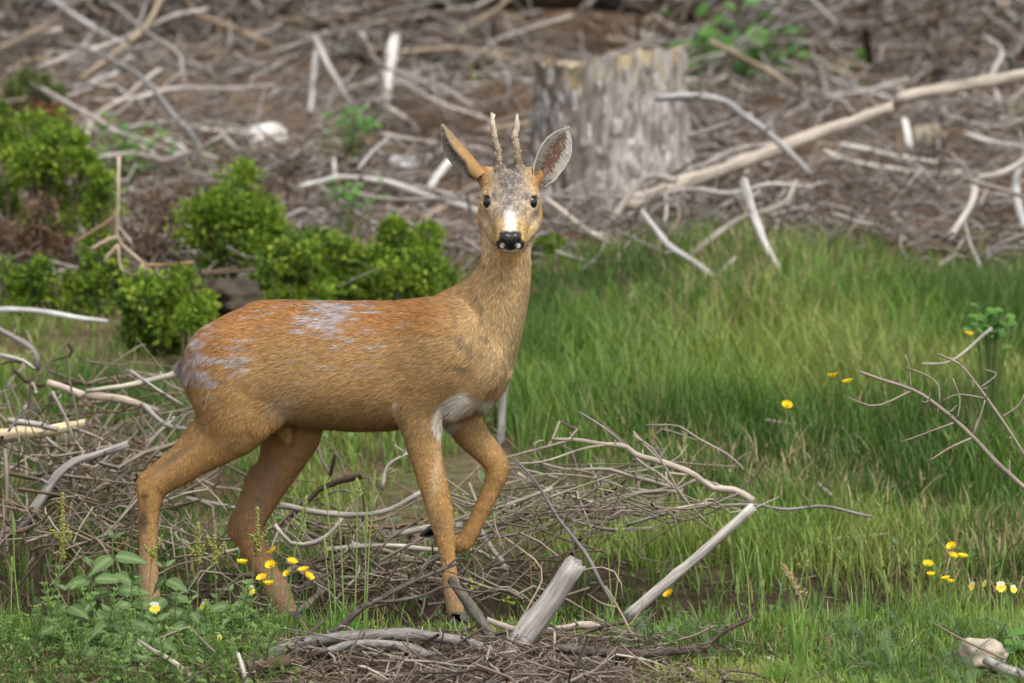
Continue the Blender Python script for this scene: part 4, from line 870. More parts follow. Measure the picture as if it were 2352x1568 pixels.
twig_mass('twig_litter', 'sparse brown twig litter beneath the foreground grass', litter_pos(700, -40, 2400, (1480, 1568), .02), .07, .0011, [(.14, .10, .07), (.22, .17, .12), (.30, .26, .2)], 13, .25)

twig_mass('twig_litter', 'heap of thicker dark twigs under the arched branches', litter_pos(230, 600, 1520, (1450, 1568), .055), .20, .0024, [(.12, .095, .075), (.17, .14, .115), (.22, .19, .165), (.08, .062, .05)], 14, .28)
# --- stump
def stump():
    base = G(1402, 500); base[1] += .22; base[2] = hz(base[0], base[1]) - .06; dist = base[1] + 18; s = dist / FPX
    n, h_ = 96, 30; a = np.linspace(0, 2 * np.pi, n, endpoint=False)[None]; t = np.linspace(0, 1, h_)[:, None]; H = 338 * s + .06; R0 = 172 * s
    q = np.stack([np.broadcast_to(np.cos(a) * 2.2, (h_, n)), np.broadcast_to(np.sin(a) * 2.2, (h_, n)), np.broadcast_to(t * 1.5, (h_, n))], -1).reshape(-1, 3)
    fl = 1 + .30 * np.exp(-t / .16) + .16 * np.exp(-t / .5)
    root = 1 + .22 * np.exp(-t / .2) * np.cos(a * 5 + 1.0)
    ridge = .05 * fbm(q * np.array([5, 5, 4.0]), 3, 3).reshape(h_, n) + .09 * fbm(q * np.array([1.5, 1.5, .9]), 2, 5).reshape(h_, n)
    R = R0 * fl * root * (1 + ridge); toph = H * (1 + .045 * fbm(np.stack([np.cos(a[0]) * 5, np.sin(a[0]) * 5, 0 * a[0]], -1), 3, 6) * 1.8 + .055 * np.cos(a[0] + .2))[None]
    z = t * toph; v = np.stack([R * np.cos(a), R * np.sin(a) * .9, z], -1)
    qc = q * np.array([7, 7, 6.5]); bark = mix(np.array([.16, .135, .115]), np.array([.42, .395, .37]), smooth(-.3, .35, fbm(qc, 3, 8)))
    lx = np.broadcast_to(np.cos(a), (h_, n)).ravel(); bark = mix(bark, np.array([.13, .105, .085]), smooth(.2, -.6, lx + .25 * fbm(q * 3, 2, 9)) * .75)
    tt = np.repeat(t[:, 0], n); bark = mix(bark, np.array([.48, .38, .20]), smooth(.72, .95, tt) * smooth(.0, .4, fbm(q * 4, 2, 12)) * .8)
    i = np.arange(h_ - 1)[:, None] * n; j = np.arange(n)[None]; k = (j + 1) % n
    o = empty('tree_stump', base); tag(o, 'broad old tree stump with flaking grey bark on the bank', 'stump')
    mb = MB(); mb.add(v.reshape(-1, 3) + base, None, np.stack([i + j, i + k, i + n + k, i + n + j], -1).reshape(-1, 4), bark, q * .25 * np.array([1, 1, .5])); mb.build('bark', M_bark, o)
    r_ = np.linspace(1, 0, 9)[:, None]; top = v[-1][None] * np.array([1, 1, 0]) * (r_ * .985)[..., None]; zz = (toph[0][None] * r_ + toph.mean() * (1 - r_)) - .012 + .012 * fbm(np.stack([top[..., 0].ravel() * 40, top[..., 1].ravel() * 40, 0 * top[..., 0].ravel()], -1), 2, 3).reshape(top.shape[:2])
    top[..., 2] = zz; i = np.arange(8)[:, None] * n
    cw = mix(np.array([.36, .30, .22]), np.array([.25, .20, .15]), (np.sin(r_ * 60) * .5 + .5)[:, 0]); m2 = MB(); m2.add(top.reshape(-1, 3) + base, None, np.stack([i + j, i + k, i + n + k, i + n + j], -1).reshape(-1, 4), np.repeat(cw, n, 0)); m2.build('cut_face', M_wood, o)
    # plates of bark standing proud
    r = np.random.default_rng(17)
    for m in range(150):
        an = r.uniform(math.pi * 1.02, math.pi * 2.0); tz = r.uniform(.12, .92); ii = int(tz * (h_ - 1)); jj = int(an / (2 * math.pi) * n) % n; c = v[ii, jj] + base; out_ = norm(np.array([math.cos(an), math.sin(an), 0])); sd_ = np.array([-out_[1], out_[0], 0])
        w_, hh = r.uniform(.005, .013), r.uniform(.012, .032); m3 = MB(); pts = []
        for (x_, y_) in [(-1, -1), (-.3, -1.15), (.8, -.9), (1, .2), (.6, 1), (-.4, 1.1), (-1, .5)]: pts.append((x_ * w_ * r.uniform(.8, 1.15), y_ * hh * r.uniform(.8, 1.1)))
        pts = np.array(pts); f_ = c + out_ * .004 + pts[:, :1] * sd_ + pts[:, 1:] * np.array([0, 0, 1.]); b_ = f_ - out_ * .018; ce = c + out_ * (.007 + .005 * r.random()); K = 7
        tr = [(14, q2, (q2 + 1) % K) for q2 in range(K)]; qd = [(q2, q2 + K, (q2 + 1) % K + K, (q2 + 1) % K) for q2 in range(K)]
        m3.add(np.concatenate([f_, b_, [ce]]), tr, qd, np.array([.40, .375, .35]) * r.uniform(.45, 1.15)); m3.build('bark_plate', M_bark, o, smooth_=False)
stump()

# --- logs along the top of the bank, hollow and dark below
def big_log(label, a, b, r0, r1, col, seed):
    mb = MB(); p = catmull([a, (np.asarray(a) + b) / 2 + [0, 0, .03], b], 40); tube(mb, p, np.linspace(r0, r1, 40), 28, np.array(col), .16, seed, True, 1.0, .15)
    o = empty('fallen_log', p[0]); mb.build('trunk', M_bark, o); tag(o, label, 'log', None); return o
def at(dx, dy, Y): return W(dx, dy, Y)
big_log('big pale fallen log jutting out at the top of the bank', at(1620, 10, 9.2), at(2010, -120, 10.2), .085, .10, (.42, .35, .27), 61)
big_log('added dark log shading the hollow along the top of the bank', at(960, -40, 8.6), at(1650, -10, 8.9), .10, .085, (.06, .047, .038), 62)  # log added to overhang and shade the hollow; near-black bark deepens the dark
big_log('brown fallen log lying behind the grey forked sticks', at(620, -50, 9.6), at(1080, -35, 9.0), .10, .10, (.16, .115, .08), 63)
big_log('weathered brown fallen log above the left branches', at(-200, -60, 10.2), at(560, -45, 9.8), .10, .09, (.20, .15, .115), 64)
big_log('grey fallen log above the fanned twigs', at(2000, -50, 10.0), at(2600, -80, 10.4), .10, .10, (.27, .235, .20), 65)

# --- stones
def rock(name, label, dx, dy, wpx, hpx, col, seed, base=None, rough=.08):
    b = G(dx, dy + hpx * .45) if base is None else W(dx, dy + hpx * .45, base); s = (b[1] + 18) / FPX
    c = W(dx, dy, b[1] + wpx * s * .3); n = 26; a = np.linspace(0, np.pi, n)[:, None]; t = np.linspace(0, 2 * np.pi, 40, endpoint=False)[None]
    d = np.stack([np.sin(a) * np.cos(t), np.sin(a) * np.sin(t), np.cos(a) + 0 * t], -1).reshape(-1, 3)
    r = np.random.default_rng(seed); rad = np.ones(len(d))
    for k in range(13):
        nn = norm(r.normal(0, 1, 3)); h_ = r.uniform(.62, .92); dt = d @ nn; rad = np.where(dt > .05, np.minimum(rad, h_ / np.maximum(dt, .05)), rad)
    rad = rad * (1 + rough * fbm(d * 3, 4, seed))
    v = d * rad[:, None] * np.array([wpx * s * .56, wpx * s * .45, hpx * s * .62]) + c
    i = np.arange(n - 1)[:, None] * 40; j = np.arange(40)[None]; k = (j + 1) % 40
    mb = MB(); mb.add(v, None, np.stack([i + j, i + 40 + j, i + 40 + k, i + k], -1).reshape(-1, 4), np.array(col) * (1 + .2 * fbm(d * 4, 3, seed + 1))[:, None])
    tag(mb.build(name, M_stone, None, c), label, 'stone')
rock('stone', 'pale buff rounded stone in the grass with a twig across it', 2255, 1506, 108, 78, (.42, .35, .28), 1, -.80, rough=.2)
rock('stone', 'white rounded stone on the bank behind the round shrub', 615, 318, 98, 66, (.60, .58, .54), 2)
rock('stone', 'small grey stone on the bank left of the deer\'s ear', 928, 378, 74, 40, (.42, .42, .42), 3)
rock('stone', 'buff stone beneath the white stump of a branch', 2130, 310, 78, 56, (.36, .31, .22), 4)
rock('stone', 'large buff boulder at the top of the bank', 1560, 2, 170, 46, (.42, .32, .22), 5)
# ================================================================ grass and low herbs
def blades(x, y, h, w, lean, az, col, tipc, zoff=0.0, seed=0, rows=3):
    """ribbons that bend over; one per row of the arrays"""
    N = len(x); z = height(x, y) + zoff; t = np.linspace(0, 1, rows + 1)
    dirv = np.stack([np.cos(az), np.sin(az), 0 * az], -1); side = np.stack([-np.sin(az), np.cos(az), 0 * az], -1)
    # turn the flat of each blade partly to a random side
    r = np.random.default_rng(seed); rot = r.uniform(-.9, .9, N)[:, None]; sd_ = norm(side * np.cos(rot) + dirv * np.sin(rot))
    base = np.stack([x, y, z], -1)
    P_ = base[:, None] + dirv[:, None] * (lean * h)[:, None, None] * (t ** 2)[None, :, None] + np.array([0, 0, 1.]) * (h[:, None] * (t - .28 * lean[:, None] * t ** 2.5))[..., None]
    wid = w[:, None] * np.array([.75, 1.0, .72, .0][:rows + 1] if rows == 3 else [.9, .75, 0])[None]
    Lf = P_[:, :-1] - sd_[:, None] * wid[:, :-1, None]; Rt = P_[:, :-1] + sd_[:, None] * wid[:, :-1, None]
    V = np.concatenate([np.stack([Lf, Rt], 2).reshape(N, -1, 3), P_[:, -1:]], 1); nv = V.shape[1]
    o = (np.arange(N) * nv)[:, None]; qs = [o + np.array([[2 * k, 2 * k + 1, 2 * k + 3, 2 * k + 2]]) for k in range(rows - 1)]
    tr = o + np.array([[2 * rows - 2, 2 * rows - 1, 2 * rows]])
    ct = np.concatenate([np.repeat(t[:-1], 2), [1]]); c = col[:, None] * (1 - ct[None, :, None]) + tipc[:, None] * ct[None, :, None]
    return V.reshape(-1, 3), tr, np.concatenate(qs) if qs else None, c.reshape(-1, 3)
GC = np.array([[.115, .21, .03], [.165, .25, .042], [.09, .17, .034], [.215, .27, .07], [.06, .125, .028], [.135, .225, .065]])
STRAW = np.array([.36, .30, .16])
def meadow(name, label, n, region, hgt, wid, seed, dens, straw=.06, lean=(.15, .7), zoff=-.005, tuft=.02, per=9, kind='stuff', tint=(1, 1, 1), half=None):
    r = np.random.default_rng(seed); nt = n // per; y0, y1 = region; y = r.uniform(y0, y1, nt); x = r.uniform(-1, 1, nt) * ((1.32 if half is None else half) + .062 * y)
    k = r.random(nt) < dens(x, y); x, y = x[k], y[k]; nt = len(x); hv = hgt(x, y) * r.uniform(.7, 1.25, nt)
    tone = fbm(np.stack([x * 2.3, y * 2.3, 0 * x], -1), 3, seed + 3)
    X = np.repeat(x, per) + r.normal(0, tuft, nt * per); Y = np.repeat(y, per) + r.normal(0, tuft, nt * per); Hh = np.repeat(hv, per) * r.uniform(.35, 1.2, nt * per)
    T = np.repeat(tone, per); N = len(X); ci = np.clip(((T * 1.4 + .5) * 5 + r.normal(0, .8, N)), 0, 5).astype(int); c = GC[np.array([4, 2, 0, 5, 1, 3])][ci] * r.uniform(.8, 1.25, (N, 1))
    st_ = (r.random(N) < straw * (1 + 1.5 * np.clip(np.repeat(fbm(np.stack([x, y, 0 * x], -1) * 1.7, 2, 6), per) * 2, -1, 2)))[:, None]; c = np.where(st_, STRAW * r.uniform(.7, 1.2, (N, 1)), c)
    c = c * np.array(tint); tip = c * 1.12 + np.array([.02, .015, 0]); az = r.uniform(0, 6.283, N); ln = r.uniform(*lean, N)
    V, tr, q, cc = blades(X, Y, Hh, wid * r.uniform(.6, 1.3, N), ln, az, c, tip, zoff, seed)
    mb = MB(); mb.add(V, tr, q, cc); return tag(mb.build(name, M_grass), label, 'grass', None, kind)
def sxy(x, y):  # photo pixel of a ground point
    z = height(x, y); d = np.stack([x, y, z], -1) - CAM; f = d @ FWD
    return 1176 + FPX * (d @ RGT) / f, 784 - FPX * (d @ UPV) / f
def patch(px_, py_, cx, cy, rx, ry): return np.exp(-((px_ - cx) / rx) ** 2 - ((py_ - cy) / ry) ** 2)
def dens_mid(x, y):
    a, b = sxy(x, y); n = fbm(np.stack([x * 2, y * 2, 0 * x], -1), 2, 2)
    d = (.5 + .7 * n + .5 * fbm(np.stack([x * 7, y * 4, 0 * x], -1), 2, 14) + .3 * smooth(1180, 1400, a)) * (.16 + .84 * smooth(.85, 1.2, y + .2 * n))
    d = d * smooth(4.9, 3.5, y + .6 * n + .4 * (a < 1000)) 
    d = d * (1 - .55 * patch(a, b, 190, 1050, 260, 170)) * (1 - .6 * patch(a, b, 850, 1260, 330, 70)) * (1 - .45 * patch(a, b, 1370, 1120, 230, 70)) * (1 - .5 * patch(a, b, 1280, 890, 110, 30)) * (1 - .45 * patch(a, b, 1800, 830, 120, 40))
    d = d * (1 - .7 * smooth(560, 640, b) * 0) * np.where((a < 1060) & (b < 700), .25, 1)
    return np.clip(d + .9 * patch(a, b, 1270, 670, 120, 70) + .7 * patch(a, b, 1240, 990, 110, 70), 0, 1)
def h_mid(x, y):
    n = fbm(np.stack([x * 1.3, y * 1.3, 0 * x], -1), 2, 12); return (.075 + .075 * n + .03 * fbm(np.stack([x * 5, y * 5, 0 * x], -1), 2, 13) + .05 * smooth(-.2, .6, x) * smooth(.3, 1.5, y) - .035 * smooth(3.2, 4.4, y)).clip(.025) * (.4 + .6 * smooth(.3, 1.1, y))
meadow('grass', 'lush green grass covering the slope behind the deer', 190000, (.15, 4.9), h_mid, .0019, 5, dens_mid, .14, tuft=.026, per=13)
def dens_fg(x, y):
    a, b = sxy(x, y); n = fbm(np.stack([x * 5, y * 5, 0 * x], -1), 2, 22)
    d = .75 + .5 * n; pile = smooth(1435, 1475, b + 25 * n) * smooth(540, 680, a) * smooth(1620, 1420, a)
    return np.clip(d * (1 - .95 * pile) * (1 - .55 * patch(a, b, 60, 1480, 120, 60)) * (1 - .95 * patch(a, b, 2255, 1535, 85, 60)) * (1 - .5 * patch(a, b, 1230, 1420, 170, 40)), 0, 1)
meadow('grass', 'short fine green grass in front of the deer', 75000, (-1.15, -.24), lambda x, y: .034 + .014 * fbm(np.stack([x * 4, y * 4, 0 * x], -1), 2, 8) + .018 * smooth(.5, 1.0, x) + .022 * np.exp(-((x + .52) / .14) ** 2), .00125, 15, dens_fg, .09, (.1, .9), tuft=.013, tint=(1.3, 1.25, 1.25))
meadow('grass', 'thin taller grass blades along the foreground crest', 5200, (-.62, -.26), lambda x, y: .07 + .02 * fbm(np.stack([x * 3, y * 3, 0 * x], -1), 2, 9) + .015 * smooth(.3, 1, x), .0012, 16, lambda x, y: .45 + .5 * smooth(.2, .7, x) - .35 * patch(*sxy(x, y), 1200, 1430, 330, 90), .12, (.1, .55), tuft=.02, per=7, tint=(1.4, 1.3, 1.3))
meadow('grass', 'sparse green sprouts pushing through the brash of the bank', 5200, (4.3, 7.5), lambda x, y: .10 + 0 * x, .002, 17, lambda x, y: smooth(.15, .5, fbm(np.stack([x * 1.2, y * 1.2, 0 * x], -1), 2, 31)) * .8, .35, (.2, .9))

meadow('grass', 'grass running on along the slope at both sides', 36000, (-1.0, 4.3), lambda x, y: .07 + .03 * fbm(np.stack([x * 2, y * 2, 0 * x], -1), 2, 8), .0024, 18, lambda x, y: .9 * (np.abs(x) > 1.25 + .06 * y), .12, half=2.6)
# bright tufts with long thin stalks, left of the forefoot
def herb_mass(name, label, n, region, seed, dens, size, cols, hl):
    """small oval leaves on the ground: too many to count"""
    r = np.random.default_rng(seed); y = r.uniform(*region, n); x = r.uniform(-1, 1, n) * (1.3 + .06 * y); k = r.random(n) < dens(x, y); x, y = x[k], y[k]; N = len(x)
    z = height(x, y) + hl * r.random(N) ** 1.3; az = r.uniform(0, 6.283, N); el = r.normal(.35, .45, N); L = size * r.uniform(.5, 1.5, N); wd = L * r.uniform(.18, .38, N)
    d = np.stack([np.cos(az) * np.cos(el), np.sin(az) * np.cos(el), np.sin(el)], -1); s = np.stack([-np.sin(az), np.cos(az), 0 * az], -1); up = np.cross(d, s) * -1; b = np.stack([x, y, z], -1)
    V = np.stack([b, b + d * (L * .45)[:, None] - s * wd[:, None] + up * (wd * .3)[:, None], b + d * (L * .5)[:, None], b + d * (L * .45)[:, None] + s * wd[:, None] + up * (wd * .3)[:, None], b + d * L[:, None] - np.array([0, 0, 1]) * (L * .12)[:, None]], 1)
    o = (np.arange(N) * 5)[:, None]; tr = np.concatenate([o + np.array([[0, 2, 1]]), o + np.array([[0, 3, 2]]), o + np.array([[1, 2, 4]]), o + np.array([[2, 3, 4]])])
    c = np.asarray(cols)[r.integers(0, len(cols), N)] * r.uniform(.75, 1.3, (N, 1)); mb = MB(); mb.add(V.reshape(-1, 3), tr, None, np.repeat(c, 5, 0)); return tag(mb.build(name, M_leaf), label, 'herbs', None, 'stuff')
HC = [(.115, .195, .052), (.15, .235, .06), (.085, .15, .045), (.19, .265, .085)]
herb_mass('ground_herbs', 'low leafy herbs filling the ground below the nettles', 10000, (-1.1, -.3), 21, lambda x, y: smooth(-.35, -.62, x) * .9, .017, HC, .06)
herb_mass('ground_herbs', 'low leafy herbs among the foreground grass', 6000, (-1.1, -.3), 22, lambda x, y: smooth(.35, .6, x) * .7 + .12 - .1 * patch(*sxy(x, y), 1150, 1500, 450, 60), .013, HC, .03)
herb_mass('ground_herbs', 'small leafy herbs scattered through the sloping grass', 9000, (.5, 4.4), 23, lambda x, y: smooth(-.1, .4, fbm(np.stack([x * 2, y * 2, 0 * x], -1), 2, 44)) * .8, .022, [(.08, .17, .04), (.10, .20, .05), (.10, .18, .08)], .07)

# ================================================================ single plants
def rot_to(d, n, roll=0.0):
    """euler that carries +X to d and +Z near n"""
    from mathutils import Matrix
    d = norm(d); n = np.asarray(n, float); n = norm(n - d * np.dot(n, d)); s = np.cross(n, d)
    return Matrix(((d[0], s[0], n[0]), (d[1], s[1], n[1]), (d[2], s[2], n[2]))).to_euler()
def part_copy(name, me, parent, pos, d, n, s=1.0):
    o = link(name, me, parent, pos); o.rotation_euler = rot_to(d, n); o.scale = (s, s, s); return o
def nettle_leaf(seed, L=1.0, teeth=11, wmax=.27):
    r = np.random.default_rng(seed); k = teeth * 2 + 1; t = np.linspace(0, 1, k); w = wmax * np.sin(np.pi * np.clip(t, 0, 1) ** .62) ** .85 * (1 - .25 * t); w[-1] = 0.001; w[0] = .012
    w = w * np.where(np.arange(k) % 2 == 1, 1.0, .80); x = t + np.where(np.arange(k) % 2 == 1, .03, 0); droop = -.28 * t ** 2
    mid = np.stack([t, 0 * t, droop + .02], -1); out = [mid]
    for s in (-1, 1):
        out.append(np.stack([t + .01, s * w * .5, droop + .05 * (w / wmax) + .012 * np.sin(t * teeth * 6.28)], -1)); out.append(np.stack([x, s * w, droop + .04 * (w / wmax)], -1))
    v = np.concatenate(out) * L; q = []
    for i in range(k - 1):
        q += [(i, i + 1, k + i + 1, k + i), (k + i, k + i + 1, 2 * k + i + 1, 2 * k + i), (i + 1, i, 3 * k + i, 3 * k + i + 1), (3 * k + i + 1, 3 * k + i, 4 * k + i, 4 * k + i + 1)]
    base = np.array([.125, .205, .075]); c = np.tile(base, (len(v), 1)); c[:k] = [.22, .30, .13]; c[k:2 * k] *= .9; c[3 * k:4 * k] *= .9; c *= r.uniform(.85, 1.15)
    mb = MB(); mb.add(v, None, q, c, v * 3); return mb.mesh('leaf', M_leaf)
NL = [nettle_leaf(i, 1.0, 10 + i, .25 + .02 * i) for i in range(4)]
def plant_base(dx, Y): 
    x = W(dx, 1400, Y)[0]; return np.array([x, Y, hz(x, Y) - .004])
def nettle(label, dx, dy, Y, seed, size=.06, pairs=5):
    r = np.random.default_rng(seed); b = plant_base(dx, Y); top = W(dx + r.uniform(-8, 8), dy, Y); top[2] = max(top[2], b[2] + .05)
    o = empty('nettle_plant', b); tag(o, label, 'nettle'); mid = (b + top) / 2 + np.array([r.uniform(-.012, .012), r.uniform(-.01, .01), 0]); p = catmull([b, mid, top], 14)
    mb = MB(); tube(mb, p, np.linspace(.0026, .0014, 14), 7, (.15, .20, .08)); mb.build('stem', M_leaf, o); a0 = r.uniform(0, 3)
    for k in range(pairs):
        t = .22 + .76 * k / (pairs - 1); j = int(t * 13); s = size * (1.0 if k < pairs - 1 else .45) * (1.1 - .35 * t); a = a0 + k * 1.57
        for sgn in (0, math.pi):
            an = a + sgn + r.normal(0, .25); d = np.array([math.cos(an), math.sin(an) * .8 - .25, r.uniform(-.55, .15) if k < pairs - 1 else .7]); part_copy('leaf', NL[r.integers(0, 4)], o, p[j] + d * .004, d, (0, -1.1, 1), s * r.uniform(.85, 1.15))
    return o
for i, (dx, dy, Y, s, pr, lab) in enumerate([(255, 1218, -.46, .082, 6, 'tallest nettle standing beside the deer\'s hind foot'), (205, 1285, -.50, .085, 5, 'broad nettle left of the tallest nettle'), (160, 1345, -.56, .08, 4, 'low nettle under the sorrel at the heap\'s edge'), (300, 1330, -.58, .08, 4, 'nettle in front of the tallest nettle'),
        (375, 1290, -.44, .07, 5, 'nettle growing against the deer\'s hind foot'), (355, 1420, -.66, .09, 3, 'low nettle with a pansy flower hanging over its leaf'), (250, 1400, -.62, .08, 4, 'low spreading nettle below the broad nettle'), (440, 1370, -.52, .066, 4, 'small nettle between the two white and yellow pansies'), (295, 1490, -.74, .06, 3, 'stunted nettle above the peeled stick'), (530, 1350, -.47, .062, 4, 'nettle under the paired sorrel spikes')]):
    nettle(lab, dx, dy, Y, 200 + i, s, pr)
def spike(label, dx, dy, Y, seed, length, sub=2, lean=0.0, name='sorrel_spike'):
    r = np.random.default_rng(seed); b = plant_base(dx - lean, Y); top = W(dx, dy, Y); o = empty(name, b); tag(o, label, 'sorrel')
    p = catmull([b, (b * .45 + top * .55) + np.array([r.normal(0, .004), 0, 0]), top], 20); mb = MB(); tube(mb, p, np.linspace(.0019, .0008, 20), 6, (.20, .25, .09)); mb.build('stem', M_leaf, o); m = MB()
    def seeds(line, n, rad):
        for k in range(n):
            t = r.random(); c = line[0] * (1 - t) + line[1] * t; a = r.uniform(0, 6.28); rr = rad * (1.15 - .75 * t) * r.uniform(.3, 1); c = c + np.array([math.cos(a) * rr, math.sin(a) * rr, r.normal(0, .002)]); s = r.uniform(.0018, .0032)
            d = np.array([[1, 0, 0], [-1, 0, 0], [0, 1, 0], [0, -1, 0], [0, 0, 1.3], [0, 0, -1]]) * s; m.add(c + d, [(0, 2, 4), (2, 1, 4), (1, 3, 4), (3, 0, 4), (2, 0, 5), (1, 2, 5), (3, 1, 5), (0, 3, 5)], None, np.array([.30, .32, .10]) * r.uniform(.75, 1.35) + np.array([.04, 0, 0]) * r.random())
    L = length * PX; seeds((top - np.array([0, 0, L]), top), int(L * 2600), .0065)
    for k in range(sub):
        q = top - np.array([0, 0, L * r.uniform(.55, 1.0)]); sg = (-1) ** k; e = q + np.array([sg * r.uniform(.012, .03), r.normal(0, .01), r.uniform(.015, .04)]); seeds((q, e), 34, .004); tube(m, [q, (q + e) / 2, e], [.0007] * 3, 4, (.22, .26, .09))
    m.build('seed_head', M_leaf, o, smooth_=False)
    for k in range(2):
        a = r.uniform(0, 6.28); part_copy('leaf', NL[k], o, p[4 + 3 * k], (math.cos(a), math.sin(a), .6), (0, 0, 1), .03)
for i, (dx, dy, Y, L, sb, ln, lab) in enumerate([(143, 1132, -.48, 150, 5, 12, 'tall greenish sorrel spike behind the nettles'), (455, 1205, -.42, 85, 4, 4, 'taller of the paired sorrel spikes between the hind legs'), (493, 1233, -.42, 62, 3, -6, 'shorter of the paired sorrel spikes between the hind legs'), (591, 1168, -.40, 105, 2, 14, 'slender sorrel spike in front of the deer\'s far hind foot'), (352, 1255, -.44, 30, 2, 10, 'small sorrel sprig at the deer\'s hind foot')]):
    spike(lab, dx, dy, Y, 300 + i, L, sb, ln)

# flowers
def petal_mesh(name, L, wd, cup, col, col2, notch=0.0):
    n, m = 7, 5; t = np.linspace(0, 1, n)[:, None]; s = np.linspace(-1, 1, m)[None]; w = wd * np.interp(t, [0, .25, .6, .85, 1], [.22, .62, 1, .9, .55])
    x = L * t * (1 - notch * (t > .95) * (1 - np.abs(s))); v = np.stack([x + 0 * s, w * s, cup * L * (t ** 1.5) + cup * .5 * wd * s ** 2], -1).reshape(-1, 3); i = np.arange(n - 1)[:, None] * m; j = np.arange(m - 1)[None]
    mb = MB(); mb.add(v, None, np.stack([i + j, i + j + 1, i + m + j + 1, i + m + j], -1).reshape(-1, 4), np.repeat(mix(np.array(col2), np.array(col), smooth(.1, .5, t[:, 0])), m, 0)); return mb.mesh(name, M_petal)
P_butter = petal_mesh('petal', .0125, .0070, .62, (.90, .62, .012), (.62, .40, .01)); P_white = petal_mesh('upper_petal', .0115, .0052, .12, (.80, .78, .62), (.80, .70, .2)); P_yel = petal_mesh('lower_petal', .0110, .0052, .12, (.88, .72, .07), (.85, .55, .03), .1)
def button(mb, c, r_, col):
    a = np.linspace(0, 6.283, 8, endpoint=False); v = np.concatenate([c + r_ * np.stack([np.cos(a), np.sin(a), 0 * a], -1), [c + np.array([0, 0, r_ * .9])], [c - np.array([0, 0, r_ * .9])]]); mb.add(v, [(i, (i + 1) % 8, 8) for i in range(8)] + [((i + 1) % 8, i, 9) for i in range(8)], None, col)
def buttercup(label, dx, dy, Y, seed, base_dx=None, group=None, sc=1.0, stemc=(.16, .25, .07)):
    r = np.random.default_rng(seed); top = W(dx, dy, Y); b = plant_base(dx if base_dx is None else base_dx, Y); o = empty('buttercup', b); tag(o, label, 'buttercup', group)
    p = catmull([b, b * .5 + top * .5 + [r.normal(0, .006), 0, .004], top], 12); mb = MB(); tube(mb, p, np.linspace(.0013, .0008, 12), 6, stemc); mb.build('stem', M_leaf, o); up = norm(np.array([r.normal(0, .35), -.35 + r.normal(0, .25), 1.0])); u = norm(np.cross(up, [0, 1., .2])); v = np.cross(up, u); a0 = r.uniform(0, 1)
    for k in range(5):
        a = a0 + k * 2 * math.pi / 5; part_copy('petal', P_butter, o, top, math.cos(a) * u + math.sin(a) * v, up, sc)
    m = MB(); button(m, top + up * .003 * sc, .0034 * sc, (.62, .42, .02)); m.build('stamens', M_petal, o)
for i, (dx, dy, bx, lab) in enumerate([(628, 1268, 634, 'tallest buttercup in front of the deer\'s far hind foot'), (556, 1295, 580, 'buttercup leaning toward the paired sorrel spikes'), (623, 1301, 628, 'buttercup half hidden against the far hind foot'), (670, 1294, 655, 'large buttercup left of the curled dark twig'), (698, 1313, 690, 'upper of two buttercups close to the curled twig'), (707, 1327, 695, 'lower of two buttercups close to the curled twig'), (603, 1331, 612, 'buttercup low in the grass above a pansy'), (617, 1344, 625, 'lowest buttercup right of the pansy'), (661, 1319, 655, 'small buttercup bud below the large buttercup')]):
    buttercup(lab, dx, dy, -.42 - .01 * i, 400 + i, bx, sc=.95 if i != 8 else .7)
for i, (dx, dy, bx, lab) in enumerate([(2187, 1258, 2180, 'topmost buttercup of the group right of the thorny branches'), (2188, 1280, 2176, 'buttercup directly under the topmost of its group'), (2211, 1281, 2205, 'buttercup at the side of the topmost of its group'), (2131, 1299, 2150, 'buttercup leaning away from its group over the grass'), (2138, 1322, 2150, 'small buttercup below the one leaning away'), (2174, 1331, 2170, 'small low buttercup in the grass crest'), (2182, 1338, 2178, 'lowest small buttercup in the grass crest')]):
    buttercup(lab, dx, dy, -.40 - .008 * i, 420 + i, bx, sc=.9 if i < 4 else .75)
for i, (dx, dy, Y, lab) in enumerate([(1914, 866, .9, 'buttercup on a stalk in the tall grass, one of a pair'), (1948, 880, .95, 'buttercup on a stalk in the tall grass, one of a pair'), (1807, 934, .8, 'single buttercup on a bent stalk in the sloping grass'), (2223, 768, 2.2, 'buttercup far up the grass near the slim grey stick'), (1538, 1367, .3, 'buttercup low in the hollow beside the white pole')]):
    buttercup(lab, dx, dy, Y, 440 + i, dx + 14, 'pair of buttercups in the tall grass' if i < 2 else None, 1.0)
def pansy(label, dx, dy, Y, seed, turn=0.0, sc=1.0, base_dx=None):
    r = np.random.default_rng(seed); top = W(dx, dy, Y); b = plant_base(dx if base_dx is None else base_dx, Y); o = empty('pansy', b); tag(o, label, 'pansy')
    f = norm(np.array([math.sin(turn), -math.cos(turn), .25])); p = catmull([b, b * .4 + top * .6 - f * .01, top + [0, 0, .004] - f * .004], 10); mb = MB(); tube(mb, p, np.linspace(.0012, .0008, 10), 5, (.14, .24, .07)); mb.build('stem', M_leaf, o); s_ = norm(np.cross([0, 0, 1.], f)); u_ = np.cross(f, s_)
    for a in (65, 115): part_copy('upper_petal', P_white, o, top - f * .001, math.cos(math.radians(a)) * s_ + math.sin(math.radians(a)) * u_, f, sc * 1.05)
    for a in (-12, 192, 270): part_copy('lower_petal', P_yel, o, top, math.cos(math.radians(a)) * s_ + math.sin(math.radians(a)) * u_, f, sc)
